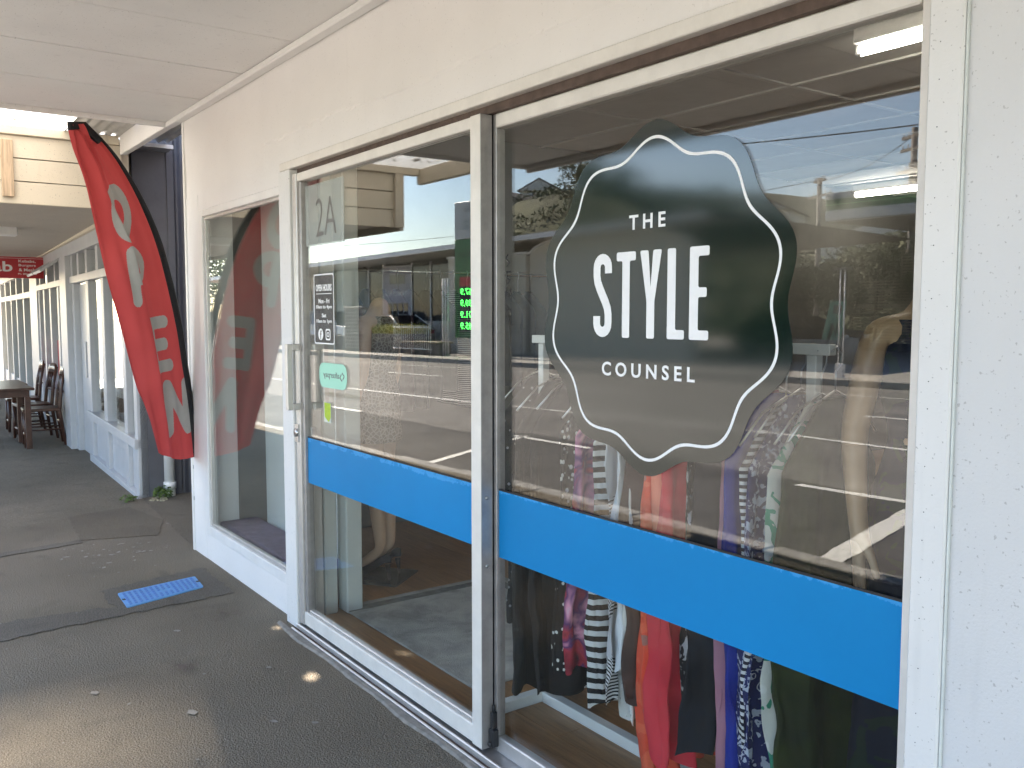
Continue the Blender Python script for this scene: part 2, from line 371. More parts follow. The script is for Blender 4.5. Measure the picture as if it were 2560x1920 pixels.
def split_islands(me, m, parent):
    par = list(range(len(me.vertices)))
    def find(i):
        while par[i] != i: par[i] = par[par[i]]; i = par[i]
        return i
    for e in me.edges: par[find(e.vertices[0])] = find(e.vertices[1])
    gr = {}
    for p in me.polygons: gr.setdefault(find(p.vertices[0]), []).append(p)
    for ps in gr.values():
        ids = sorted({v for p in ps for v in p.vertices}); mp_ = {v: i for i, v in enumerate(ids)}
        m2 = bpy.data.meshes.new('letter'); m2.from_pydata([me.vertices[v].co for v in ids], [], [[mp_[v] for v in p.vertices] for p in ps]); m2.materials.append(m); obj('letter', m2, parent)
def wallM(x, y, z, flip=False):           # lettering on the shop front, read from the street
    return Matrix.Translation((x, y, z)) @ Matrix.Rotation(rad(90), 4, 'X') @ Matrix.Diagonal((-1 if flip else 1, 1, 1, 1))

# ================================================================ SETTING
def fz(x): return 0.0 if x > -7 else max(-.10, .0165 * (x + 7))
MB().grid(lambda u, v: (-300 + 600 * u, -300 + 600 * v, -.17), 2, 2, False).build('ground', mat('distant_ground', (.12, .12, .09), .95, var=.3, scale=.05), kind='structure')
foot = MB().grid(lambda u, v: (-60 + 72 * u, -2.83 + 5.08 * v, fz(-60 + 72 * u)), 144, 6, False).build('pavement', M_PAVE, kind='structure')
KX = [(-80, -9.2), (-55, -10.6), (-40, -11.9), (-30, -13.1), (-23.7, -14.1), (-18.5, -14.9), (-11.5, -16.1), (-5, -16.7), (15, -17.2)]
def ky(x):
    for (a, b), (c, d) in zip(KX, KX[1:]):
        if x <= c: return b + (d - b) * (max(x, a) - a) / (c - a)
    return KX[-1][1]
def strip(name, m, f0, f1, z, x0, x1, n=60, **kw):
    return MB().grid(lambda u, v: (x0 + (x1 - x0) * u, (f0(x0 + (x1 - x0) * u) * (1 - v) + f1(x0 + (x1 - x0) * u) * v), z), n, 1, False).build(name, m, **kw)
strip('road', M_ROAD, lambda x: -2.9, ky, -.13, -80, 15, kind='structure')
for i, x in enumerate([k * 1.2 - 30 for k in range(34)]):      # near kerb stones
    bx('kerb_stone', M_KERB, x + .006, x + 1.194, -2.99, -2.83, -.17, fz(x) + .008, foot, .012)
strip('parking_lane', asphalt('asphalt_parking', .11, .16, (1, .96, .9)), lambda x: -2.95, lambda x: -5.6 if x > -10 else -5.0, -.128, -30, 12, kind='structure')
farpave = strip('far_pavement', M_CONC, lambda x: ky(x) - .15, lambda x: ky(x) - 45, .0, -80, 15, kind='structure')
kb = MB()
for i in range(78):
    xa, xb = -80 + i * 1.22, -80 + (i + 1) * 1.22
    kb.add([(xa, ky(xa), -.17), (xb, ky(xb), -.17), (xb, ky(xb) - .16, -.17), (xa, ky(xa) - .16, -.17), (xa, ky(xa) - .02, .012), (xb, ky(xb) - .02, .012), (xb, ky(xb) - .16, .012), (xa, ky(xa) - .16, .012)],
           [(0, 1, 5, 4), (4, 5, 6, 7), (2, 3, 7, 6), (0, 4, 7, 3), (1, 2, 6, 5)])
kb.build('far_kerb', M_KERB, farpave)
road = bpy.data.objects['road']
def mark(pts, w=.1, wob=.006, taper=True):
    mb = MB(); 
    for (a, b) in zip(pts, pts[1:]):
        a, b = Vector(a), Vector(b); d = (b - a); L_ = d.length; d.normalize(); nrm = Vector((-d.y, d.x)); n = max(2, int(L_ / .12)); rr = random.Random(int(a.x * 1000))
        P = [a + d * L_ * i / n for i in range(n + 1)]
        vs = []
        for p in P:
            k = w / 2 + rr.uniform(-wob, wob); vs += [(p.x + nrm.x * k, p.y + nrm.y * k  , -.1235), (p.x - nrm.x * k, p.y - nrm.y * k  , -.1235)]
        mb.add(vs, [(2 * i, 2 * i + 1, 2 * i + 3, 2 * i + 2) for i in range(n)])
    return mb.build('road_marking', M_LINE, road)
mark([(-60, -4.7), (-30, -6.0), (-19.2, -6.75), (-13.6, -7.35), (-7.4, -8.3), (-3, -8.3), (6, -8.3)], .11)
mark([(-34, -10.6), (-29.3, -11.3), (-22, -12.9), (-9, -14.3), (6, -15.2)], .09)
for k in range(-2, 5): mark([(-22.2 + k * 7, -10.1 - k * .5), (-19.9 + k * 7, -10.5 - k * .5)], .12)
mark([(-15.6, -4.85), (-13.5, -5.0)], .12)
mark([(-9.62, -5.25), (-8.15, -5.32)], .10); mark([(-9.5, -5.35), (-8.25, -3.05)], .10)
mark([(-5.25, -5.42), (-3.2, -5.62)], .12); mark([(-4.05, -5.55), (-3.40, -3.08)], .17, .012)
mark([(-2.0, -5.6), (.2, -5.6)], .12); mark([(1.5, -5.6), (2.1, -3.2)], .12)
MB().grid(lambda u, v: (-16.5 + .9 * math.cos(6.2832 * u) * v, -6.0 + .25 * math.sin(6.2832 * u) * v, -.1265), 24, 2, False).build('asphalt_patch', M_PATCH, road)  # long dark oval standing for a manhole in the road

# pieces of the footpath: trench reinstatements, flecks of old paint
def ragged(name, m, poly, z, parent, seed=1, amp=.008, step=.05):
    rr = random.Random(seed); P = []
    for i in range(len(poly)):
        a, b = Vector(poly[i]), Vector(poly[(i + 1) % len(poly)]); n = max(1, int((b - a).length / step))
        for k in range(n):
            p = a.lerp(b, k / n); P.append((p.x + rr.uniform(-amp, amp), p.y + rr.uniform(-amp, amp)))
    return MB().prism(P, lambda a, b, t: (a, b, t), z - .002, z).build(name, m, parent)
ragged('asphalt_patch', M_PATCH, [(-4.66, -2.8), (-4.62, -1.2), (-4.67, -.69), (-4.70, -.1), (-5.28, -.09), (-5.16, -.68), (-4.83, -.68), (-4.90, -1.2), (-4.95, -2.8)], .0045, foot, 3, .018, .04)
ragged('asphalt_patch', M_PATCH2, [(-6.4, -.55), (-6.25, -.1), (-6.7, .05), (-7.3, -.05), (-7.2, -.5)], .0045, foot, 4)
ragged('asphalt_patch', M_PATCH2, [(-5.75, 0.0), (-7.6, 0.12), (-7.6, 1.9), (-5.75, 1.9)], .0045, foot, 5)
ragged('asphalt_patch', M_PATCH, [(-6.32, -.56), (-5.98, -2.8), (-6.10, -2.8), (-6.42, -.56)], .0045, foot, 8)
M_CHIP = mat('old_paint_fleck', (.30, .28, .245), .8, var=.3, scale=40); M_PINK = mat('faded_pink_mark', (.19, .145, .12), .9, var=.2, scale=40)
ch = MB(); rr = random.Random(11)
def blob(mb, x, y, r, el=1.0, a=0.):
    n = 9; P = []
    for k in range(n):
        t = 6.2832 * k / n; q = r * rr.uniform(.6, 1.1); u, v = q * math.cos(t) * el, q * math.sin(t); P.append((x + u * math.cos(a) - v * math.sin(a), y + u * math.sin(a) + v * math.cos(a), .0052 + fz(x)))
    mb.add(P, [tuple(range(n))])
for _ in range(46): blob(ch, rr.gauss(-5.9, .2), rr.gauss(-.42, .17), rr.uniform(.003, .013), 1.8, rr.uniform(0, 3))
for _ in range(36): blob(ch, rr.uniform(-6.5, -2.6), rr.uniform(-1.6, -.15), rr.uniform(.002, .006), 1.4, rr.uniform(0, 3))
for x, y, r in [(-4.28, -.52, .013), (-3.35, -.72, .02), (-3.75, -.98, .016), (-3.1, -.5, .014), (-4.9, -1.22, .035), (-3.0, -.38, .012), (-3.6, -.33, .012)]: blob(ch, x, y, r, 1.4, .5)
ch.build('paint_flecks', M_CHIP, foot, kind='stuff')
pk = MB()
for cx, cy, sx_, sy_ in ((-4.38, -.26, .05, .05), (-3.80, -.62, .035, .03)):
    for _ in range(60): blob(pk, rr.gauss(cx, sx_), rr.gauss(cy, sy_), rr.uniform(.002, .007), 1.5, rr.uniform(0, 3))
pk.build('pink_marks', M_PINK, foot, kind='stuff')

# ================================================================ THE SHOP
shop = thing('shop_building', 'white plastered shop with wide aluminium glass front under a board-lined verandah', 'building', (-3.2, 0, 0))
def sp(name, m, x0, x1, y0, y1, z0, z1, bev=0, parent=None, **kw):
    o = bx(name, m, x0 + 3.2, x1 + 3.2, y0, y1, z0, z1, parent or shop, bev, **kw); return o
def shopmb(mb, name, m, parent=None, bev=0, **kw):
    mb.v = [(x + 3.2, y, z) for x, y, z in mb.v]; return mb.build(name, m, parent or shop, bev, **kw)
def shop_text(*a, **kw):
    o = text(*a, **kw); return o
# walls
header = MB()
def hdr(u, v):
    x = -5.74 + 11.74 * u; z = 2.205 + .56 * v
    y = -.006 * mnoise.noise(Vector((x * 1.3, z * 2, 0))) - .003 * mnoise.noise(Vector((x * 6, z * 7, 3)))
    zc = 2.335 + .05 * mnoise.noise(Vector((x * 1.2, 5, 0))) + .016 * mnoise.noise(Vector((x * 9, 2, 0)))
    if -4.4 < x < -1.5: y += .0035 if z < zc else -.0015           # lifted coat of plaster along a crack
    return (x, y - .004, z)
header.grid(hdr, 500, 70, False)
shopmb(header, 'plaster_face', M_WALL)
sp('wall', M_WALL, -5.74, 6, .006, .2, 2.205, 3.9)
sp('wall', M_WALL, -5.74, -5.49, -.006, .2, -.06, 2.203)
sp('wall', M_WALL, -5.49, -4.12, -.004, .12, -.06, .155)
sp('wall', M_WALL, -5.49, -4.12, -.004, .2, 2.112, 2.2035)
sp('wall', M_WALLR, -.872, 6, -.012, .2, -.06, 2.204)
sp('side_wall', M_NAVY, -5.745, -5.55, .202, 9, -.06, 3.9)
sp('corner_bead', M_WHITE, -5.752, -5.722, -.014, .03, -.03, 2.7, .003)
sp('post', M_WHITEB, -4.122, -3.992, -.04, .1, -.04, 2.162, .004)
sp('post', M_WHITEB, -.936, -.868, -.024, .1, -.06, 2.162, .004, label='white timber end post speckled with dirt')
sp('caulk_bead', mat('pale_green_caulk', (.66, .69, .66), .6, var=.12, scale=14), -.8675, -.8625, -.02, -.0122, -.05, 2.16, .002)
nl = MB(); rr = random.Random(5)
for k in range(26): q = .1 + k * .08 + rr.uniform(-.02, .02); nl.tube([(-.912 + rr.uniform(-.002, .002), -.0243, q), (-.912, -.0235, q)], .0011, 6)
shopmb(nl, 'nail_heads', M_RUBBER, kind='stuff')
# head of the glazing
sp('head_beam', M_ALUP, -4.13, -.868, -.03, .1, 2.1655, 2.204, .003)
sp('head_track', M_TRACK, -3.99, -.936, .0, .09, 2.139, 2.165)
# left display window
wf = thing('display_window', '', ''); [wf.__delitem__(k) for k in ('label', 'category') if k in wf]; wf.parent = shop; wf.location = (3.2, 0, 0)
for a in ((-5.492, -5.415, -.008, .05, .155, 2.112), (-4.165, -4.1225, -.008, .05, .155, 2.112), (-5.415, -4.165, -.008, .05, 2.068, 2.112), (-5.415, -4.165, -.008, .05, .155, .212)):
    bx('window_frame', M_WHITE, *a, wf, .004)
for a in ((-5.415, -5.397, .004, .03, .212, 2.068), (-4.183, -4.165, .004, .03, .212, 2.068), (-5.397, -4.183, .004, .03, 2.05, 2.068), (-5.397, -4.183, .004, .03, .212, .232)):
    bx('glazing_bead', M_ALU, *a, wf, .002)
bx('window_pane', M_GLASS, -5.397, -4.183, .012, .018, .232, 2.05, wf)
bx('sensor_box', M_PVC, -4.245, -4.195, .03, .06, 1.985, 2.085, wf, .008)
# sliding door leaf
dl = thing('sliding_door', '', ''); [dl.__delitem__(k) for k in ('label', 'category') if k in dl]; dl.parent = shop; dl.location = (3.2, 0, 0)
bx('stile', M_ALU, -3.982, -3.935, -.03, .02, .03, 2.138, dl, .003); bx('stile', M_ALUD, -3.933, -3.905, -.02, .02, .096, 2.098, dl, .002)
bx('stile', M_ALUP, -2.486, -2.428, -.03, .016, .03, 2.138, dl, .002)
bx('stile_edge', M_ALUD, -2.4275, -2.4255, -.029, .015, .031, 2.137, dl)  # side face of the stile coloured darker, its shade put into the metal
bx('top_rail', M_ALUP, -3.934, -2.487, -.026, .018, 2.099, 2.137, dl, .003)
bx('bottom_rail', M_ALUP, -3.934, -2.487, -.026, .018, .03, .095, dl, .004); bx('bottom_bead', M_ALU, -3.904, -2.487, -.014, .012, .0955, .108, dl, .003)
bx('door_pane', M_GLASS, -3.904, -2.487, -.003, .003, .108, 2.0985, dl)
bx('blue_band', M_BAND, -3.9035, -2.4875, -.0075, -.0045, .714, .926, dl); bx('band_edge', M_RUBBER, -3.9035, -2.4875, -.0075, -.0045, .9262, .931, dl)
for y0, y1, nm in ((-.085, -.03, 'handle'), (.02, .075, 'handle')):      # D handles outside and inside
    h = MB(); s = -1 if y0 < 0 else 1; X0 = -3.958 if s < 0 else -3.905
    h.box(X0, X0 + .03, *(sorted((s * .065, s * .09))), 1.055, 1.36); h.box(X0, X0 + .03, *(sorted((s * .0205 if s > 0 else -.0305, s * .0648))), 1.33, 1.36); h.box(X0, X0 + .03, *(sorted((s * .0205 if s > 0 else -.0305, s * .0648))), 1.055, 1.085)
    h.build(nm, M_ALU, dl, .002)
lk = MB(); lk.tube([(-3.968, -.031, .945), (-3.968, -.042, .945)], .02, 16); lk.box(-3.99, -3.945, -.036, -.0305, .90, .985); lk.build('lock', M_STEEL, dl)
bx('lock_block', M_ALUD, -3.902, -3.885, .004, .03, .93, .975, dl, .003)
for z in (.66, .89): MB().tube([(-2.4255, -.008, z), (-2.4225, -.008, z)], .006, 10).build('screw', M_STEEL, dl)
# fixed leaf
fl = thing('fixed_leaf', '', ''); [fl.__delitem__(k) for k in ('label', 'category') if k in fl]; fl.parent = shop; fl.location = (3.2, 0, 0)
bx('stile', M_ALUD, -2.476, -2.437, .02, .055, .02, 2.139, fl, .002); bx('stile', M_RUBBER, -2.437, -2.426, .022, .055, .02, 2.139, fl); bx('stile', M_ALUD, -2.426, -2.408, .02, .055, .02, 2.139, fl, .002)
bx('stile', M_ALUP, -.975, -.937, .02, .055, .02, 2.139, fl, .002)
bx('top_rail', M_ALUP, -2.407, -.976, .015, .055, 2.094, 2.1385, fl, .004); bx('bottom_rail', M_ALU, -2.407, -.976, .02, .055, .02, .072, fl, .004)
bx('window_pane', M_GLASS, -2.407, -.976, .033, .039, .072, 2.094, fl)
bx('blue_band', M_BAND, -2.407, -.976, .0285, .0315, .689, .914, fl); bx('band_edge', M_RUBBER, -2.407, -.976, .0285, .0315, .9142, .920, fl)
bl = MB(); bl.box(-2.425, -2.395, -.005, .0195, .04, .10); bl.box(-2.417, -2.403, -.002, .0195, .10, .16); bl.tube([(-2.410, .0, .05), (-2.410, -.014, .05)], .009, 10); bl.tube([(-2.41, .008, .15), (-2.41, .008, .185)], .006, 8); bl.build('bolt_lock', M_BLACKM, fl, .003)
# sill
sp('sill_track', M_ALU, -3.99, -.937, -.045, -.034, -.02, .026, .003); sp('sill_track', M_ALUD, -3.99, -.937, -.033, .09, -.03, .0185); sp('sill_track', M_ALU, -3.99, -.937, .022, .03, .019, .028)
sp('sill_track', M_ALU, -3.99, -.937, -.072, -.062, -.02, .012, .002); sp('sill_track', M_TRACK, -3.99, -.937, -.061, -.046, -.03, .004)
ce = MB(); rr = random.Random(3); n = 220
vs = []
for i in range(n + 1):
    x = -4.12 + 3.3 * i / n; k = -.115 - .02 * mnoise.noise(Vector((x * 3, 0, 0))) - .004 * mnoise.noise(Vector((x * 24, 1, 0)))
    vs += [(x, -.0755, .009), (x, k + .02, .007 + .003 * mnoise.noise(Vector((x * 20, 2, 0)))), (x, k, -.01)]
ce.add(vs, [(3 * i + j, 3 * i + j + 1, 3 * i + j + 4, 3 * i + j + 3) for i in range(n) for j in (0, 1)]); shopmb(ce, 'concrete_sill', mat('pale_concrete', (.27, .25, .225), .95, var=.25, scale=25, spec=.1))

# verandah lining
xs = [-5.935] + [-5.20 + .665 * k for k in range(0, 18)]
for k, (a, b) in enumerate(zip(xs, xs[1:])):
    sp('soffit_board', M_SOFF, a + .006, b - .006, -2.70, -.035, 2.70 + .001 * (k % 3), 2.716, .002)
    sp('soffit_joint', M_SOFFG, b - .012, b + .012, -2.70, -.035, 2.7185, 2.73)
sp('cornice', M_WHITE, -5.93, 6, -.062, -.0075, 2.668, 2.6995, .006)
sp('edge_trim', M_SOFF, -5.965, -5.936, -2.74, -.006, 2.672, 2.83, .004); sp('edge_trim', M_SOFF, -6.0, -5.967, -2.74, .02, 2.69, 2.83, .004)
sp('fascia', M_SOFF, -6.0, 6, -2.79, -2.745, 2.655, 2.86, .004); sp('fascia_batten', M_SOFF, -5.96, 6, -2.744, -2.702, 2.672, 2.74, .003)
sp('verandah_roof', M_GALV, -5.96, 6, -2.74, .0, 2.80, 2.82)

# gap roofing between the two verandahs
gap = thing('link_roof', 'small corrugated roof, half clear and half grey, bridging two shop verandahs', 'roof', (-6.65, -1.2, 2.86))
def corr(y0, y1, m, name, hole=None):
    def fn(u, v):
        y = y0 + (y1 - y0) * u; x = -7.42 + 1.46 * v
        return (x + 6.65, y + 1.2, .012 * math.sin(y * 2 * math.pi / .076) + .02 * (x + 6.65))
    mb = MB(); mb.grid(fn, int((y1 - y0) / .0095), 30)
    if hole:
        keep = [i for i, f in enumerate(mb.f) if not (abs(sum(mb.v[k][0] for k in f) / 4 - 6.65 - hole[0]) < .025 + 1e-6 and abs(sum(mb.v[k][1] for k in f) / 4 - 1.2 - hole[1]) < .03)]
        keep = [i for i, f in enumerate(mb.f) if not (abs(sum(mb.v[k][0] for k in f) / 4 - 6.65 - hole[0]) < .03 and abs(sum(mb.v[k][1] for k in f) / 4 - 1.2 - hole[1]) < .025)]
        mb.f = [mb.f[i] for i in keep]; mb.sm = [True] * len(mb.f)
    return mb.build(name, m, gap)
corr(-2.6, -.40, M_TRANS, 'clear_sheet')
hx = -3.42 + sun_dir.x / sun_dir.z * 2.86; hy = -.22 + sun_dir.y / sun_dir.z * 2.86
corr(-.40, .35, M_GALV, 'grey_sheet', (hx, hy))
def gp(name, m, x0, x1, y0, y1, z0, z1, bev=.004): return bx(name, m, x0 + 6.65, x1 + 6.65, y0 + 1.2, y1 + 1.2, z0 - 2.86, z1 - 2.86, gap, bev)
gp('beam', M_CREAM, -7.41, -6.002, -2.66, -2.60, 2.70, 2.845); gp('beam', M_SOFF, -7.34, -6.002, -.02, .03, 2.70, 2.845)
gp('beam', M_CREAM, -7.42, -7.345, -2.598, -.022, 2.775, 2.84)
gp('rafter', M_CREAM, -7.34, -6.002, -1.42, -1.37, 2.80, 2.845)

# ================================================================ NEIGHBOUR TO THE LEFT
nb = thing('neighbour_shop', 'white timber shopfront building with navy corrugated side beyond the flag', 'building', (-7.66, .11, -.04), rad(177))
def npb(name, m, s0, s1, o0, o1, z0, z1, bev=.004, parent=None, **kw): return bx(name, m, s0, s1, o0, o1, z0, z1, parent or nb, bev, **kw)
# local: +x runs away along the street, +y points to the street
mb = MB()
def cor2(u, v):
    d = .32 + 2.2 * u
    return (.0 - .012 * math.sin(d * 2 * math.pi / .085), -d, -.05 + 4.2 * v)
mb.grid(cor2, 240, 1); mb.build('corrugated_side', M_NAVY, nb)
npb('side_board', M_NAVY, -.02, .03, -.33, -.02, -.03, 4.15); npb('side_board', M_NAVY, -.034, -.021, -.335, -.28, -.03, 4.15, .002)
npb('back_wall', M_NAVY, -2.0, 0.0, -2.6, -2.5, -.1, 4.2)
WB = mat('cool_white_timber', (.50, .51, .53), .4, var=.06, scale=6, bump=.06, bscale=30)
for a, b in ((-.02, .10), (1.46, 1.64), (2.42, 2.62), (3.55, 3.72), (.42, .56)):
    npb('post', WB, a, b, -.08, .0, -.05, 1.88)
npb('base_plinth', WB, -.02, 2.62, -.06, .012, -.08, .06)
for a, b in ((.10, .42), (.56, 1.46), (1.64, 2.42)):
    npb('base_panel', WB, a, b, -.07, -.035, .06, .44); npb('window_pane', M_GLASS, a, b, -.05, -.044, .52, 1.86, 0)
npb('sill_rail', WB, -.02, 2.62, -.08, .025, .44, .52)
npb('door', WB, 2.62, 3.54, -.10, -.06, -.06, 1.87, label='white shop door with a pull handle')
dh = MB(); dh.box(2.72, 2.75, -.02, .005, .86, 1.24); dh.box(2.72, 2.75, -.06, -.02, .87, .90); dh.box(2.72, 2.75, -.06, -.02, 1.2, 1.23); dh.build('handle', WB, nb, .003)
npb('pilaster', WB, 3.72, 4.3, -.1, .06, -.1, 2.2)
npb('transom', WB, -.02, 3.72, -.08, .02, 1.88, 1.96)
for a in (-.02, .5, 1.12, 1.74, 2.45, 3.08, 3.6):
    npb('post', WB, a, a + .13, -.08, .0, 1.96, 2.2)
for a, b in ((.11, .5), (.63, 1.12), (1.25, 1.74), (1.87, 2.45), (2.58, 3.08), (3.21, 3.6)):
    npb('top_light', M_GLASS, a, b, -.05, -.044, 1.96, 2.2, 0)
npb('header', WB, -.02, 16.5, -.1, .03, 2.2, 2.48); npb('cornice', M_CREAM, -.02, 16.5, .031, .07, 2.33, 2.41)
# second shop unit
npb('wall_panel', WB, 4.3, 5.0, -.12, -.06, -.1, 1.88)
for a in (5.0, 5.9, 6.7, 7.4): npb('post', WB, a, a + .16, -.1, .0, -.1, 1.88)
for a, b in ((5.16, 5.9), (6.06, 6.7), (6.86, 7.4)):
    npb('base_panel', WB, a, b, -.09, -.06, -.05, .5); npb('window_pane', M_GLASS, a, b, -.07, -.064, .5, 1.88, 0)
    npb('poster', M_RED, a + .03, b - .03, -.062, -.058, .5, 1.18, 0)
npb('wall_panel', WB, 7.56, 8.7, -.1, .02, -.1, 2.2)
npb('transom', WB, 4.3, 7.56, -.1, .02, 1.88, 1.96); npb('transom', WB, 8.7, 16.5, -.1, .02, 1.8, 1.9)
for a in (4.32, 5.3, 6.2, 7.2): npb('post', WB, a, a + .12, -.08, 0, 1.96, 2.2)
for a in (8.7, 10.1, 11.6, 13.0, 14.6, 16.3): npb('post', WB, a, a + .2, -.1, 0, -.1, 2.2)
for a, b in ((8.9, 10.1), (10.3, 11.6), (11.8, 13.0), (13.2, 14.6), (14.8, 16.3)):
    npb('window_pane', M_GLASS, a, b, -.06, -.054, .25, 1.8, 0); npb('base_panel', WB, a, b, -.09, -.04, -.1, .25); npb('top_light', M_GLASS, a, b, -.06, -.054, 1.9, 2.2, 0)
for i, (a, b) in enumerate(((4.44, 5.3), (5.42, 6.2), (6.32, 7.2))):         # fanlights hinged open towards the street
    mb = MB(); c, s_ = math.cos(.95), math.sin(.95)
    for (e0, e1, f0, f1) in ((0, .05, 0, 1), (.23, .28, 0, 1), (.05, .23, 0, .06), (.05, .23, .94, 1)):
        w = b - a; x0, x1 = a + f0 * w, a + f1 * w
        P = [(x, (d * s_ + t * c) + .01, 2.2 - d * c + t * s_) for x in (x0, x1) for d in (e0, e1) for t in (0, .03)]
        mb.add(P, [(0, 1, 3, 2), (4, 6, 7, 5), (0, 4, 5, 1), (2, 3, 7, 6), (0, 2, 6, 4), (1, 5, 7, 3)])
    mb.build('open_fanlight', WB, nb)
    npb('recess_shade', M_WGLASS, a, b, -.16, -.14, 1.96, 2.2, 0)  # dark sheet behind the opening, its shade put into the colour
npb('interior_back', M_INW, .1, 16.4, -3.1, -3.0, -.1, 2.48, 0); npb('interior_floor', M_INW, .1, 16.4, -3.0, -.11, -.12, -.08, 0); npb('interior_ceiling', M_INW, .1, 16.4, -3.0, -.11, 2.45, 2.5, 0)
npb('display_shelf', M_INP, .5, 2.4, -.6, -.25, .3, .5)
npb('upper_wall', WB, 0, 16.5, -.3, -.1, 2.5, 4.1)
# its verandah
mb = MB()
sv, sf = [], []
xv = -7.42; row = []
while xv > -24.5:
    row += [(xv, 2.335), (xv - .082, 2.335), (xv - .091, 2.358), (xv - .1, 2.335)]; xv -= .1
for x, z in row: sv += [(x, -2.42, z + fz(x) * .3), (x, .11 + (-7.66 - x) * .052, z + fz(x) * .3)]
mb.add(sv, [(2 * i, 2 * i + 1, 2 * i + 3, 2 * i + 2) for i in range(len(row) - 1)])
Ni = Matrix.LocRotScale(Vector((-7.66, .11, -.04)), Matrix.Rotation(rad(177), 3, 'Z').to_quaternion(), None).inverted()
def nworld(mb, name, m, bev=0, **kw):
    mb.v = [tuple(Ni @ Vector(v)) for v in mb.v]; return mb.build(name, m, nb, bev, **kw)
nworld(mb, 'soffit_lining', M_BEAD)
for k in range(3):
    z0 = 2.29 + k * .163
    nworld(MB().box(-7.425 + .003 * k, -7.385 + .003 * k, -2.43, .0, z0, z0 + .157), 'weatherboard', M_CREAM, .003)
nworld(MB().box(-7.44, -7.352, -2.44, .04, 2.776, 2.80), 'capping', M_CREAM)
nworld(MB().box(-7.384, -7.35, -.81, -.735, 2.335, 2.735), 'bracket', M_TIMB, .003)
nworld(MB().box(-7.384, -7.345, -2.43, -2.34, 2.29, 2.775), 'corner_board', M_CREAM, .003)
nworld(MB().box(-24.5, -7.43, -2.47, -2.425, 2.27, 2.8), 'fascia', M_CREAM, .003)
nworld(MB().box(-24.5, -7.43, -2.42, .4, 2.80, 2.83), 'verandah_roof', M_GALV)
nworld(MB().box(-9.9, -9.75, -1.75, -.42, 2.24, 2.33), 'soffit_lamp', M_PVC, .01)
nworld(MB().box(-7.46, -7.42, -.15, .06, 2.30, 2.78), 'corner_board', M_CREAM, .003)

# downpipe and weeds in the gap
dp = thing('downpipe', 'white plastic downpipe standing in the gap below the flag', 'downpipe', (-7.56, .33, -.05))
MB().tube([(0, 0, .14), (0, 0, 1.15)], .042, 16).build('pipe', M_PVC, dp); MB().tube([(0, 0, .115), (0, 0, .17)], .05, 16).build('collar', M_PVC, dp)
MB().tube([(0, 0, 0), (0, 0, .115)], .043, 16).build('pipe', mat('mossy_pvc', (.60, .62, .55), .6, var=.3, scale=25), dp)
MB().box(-.06, .06, -.035, .06, .9, .93).build('bracket', M_STEEL, dp)
M_WEED = mat('weed_leaf', (.10, .16, .03), .6, var=.5, scale=30)
def leaves(mb, c, r, n, size, seed, flat=1.):
    rr = random.Random(seed)
    for _ in range(n):
        while True:
            p = Vector((rr.uniform(-1, 1), rr.uniform(-1, 1), rr.uniform(-1, 1)))
            if p.length < 1: break
        p = Vector((p.x * r[0], p.y * r[1], p.z * r[2])) + Vector(c)
        a = Vector((rr.gauss(0, 1), rr.gauss(0, 1), rr.gauss(0, .6))).normalized(); b = a.cross(Vector((rr.gauss(0, 1), rr.gauss(0, 1), rr.gauss(0, 1)))).normalized(); s = size * rr.uniform(.6, 1.4)
        mb.add([p - a * s, p + b * s * .45, p + a * s, p - b * s * .45], [(0, 1, 2, 3)])
w = thing('weed_clump', 'green weeds growing at the foot of the downpipe', 'weeds', (-7.5, .26, 0))
mb = MB(); leaves(mb, (0, 0, .05), (.09, .08, .06), 150, .018, 4); leaves(mb, (-.08, -.22, .015), (.07, .05, .015), 50, .012, 5); mb.build('foliage', M_WEED, w)
mb = MB(); leaves(mb, (.06, -.05, .01), (.09, .07, .008), 40, .02, 6); mb.build('dead_leaves', mat('dry_leaf', (.40, .36, .25), .8, var=.3), w)
w2 = thing('weed_tuft', 'low weed tuft at the corner of the white timber shopfront', 'weeds', (-7.58, .0, 0)); mb = MB(); leaves(mb, (0, 0, .02), (.1, .06, .025), 70, .014, 9); mb.build('foliage', M_WEED, w2)

# blue plate
pl = thing('tactile_plate', 'bright blue ribbed plate set in the footpath', 'plate', (-4.945, -.41, 0), 0)
c4 = [(-5.03, -.622), (-4.762, -.634), (-4.885, -.212), (-5.107, -.194)]
c4 = [(a + 4.945, b + .41) for a, b in c4]
M_BLUEP = mat('blue_plate', (.13, .36, .70), .55, var=.12, scale=30); M_BLUED = mat('blue_plate_rib', (.09, .25, .6), .5, var=.1)
MB().prism(rpoly(c4, .012, 3), lambda a, b, t: (a, b, t), .003, .011).build('plate', M_BLUEP, pl)
mb = MB()
def bil(u, v):
    a, b, c, d = [Vector(p) for p in c4]; return a.lerp(b, u).lerp(d.lerp(c, u), v)
for i in range(6):
    for j in range(14):
        if i == 3 and 5 < j < 9: continue
        u0, v0 = .09 + i * .145, .045 + j * .067; p = [bil(u0, v0), bil(u0 + .10, v0), bil(u0 + .10, v0 + .03), bil(u0, v0 + .03)]
        mb.prism([tuple(q) for q in p], lambda a, b, t: (a, b, t), .0112, .0155)
mb.build('ribs', M_BLUED, pl, kind='stuff')
for u in (.46, .46):
    pass
for v in (.02, .98):
    q = bil(.5, v); MB().box(q.x - .012, q.x + .012, q.y - .008, q.y + .008, .0113, .0125).build('lifting_slot', M_RUBBER, pl)

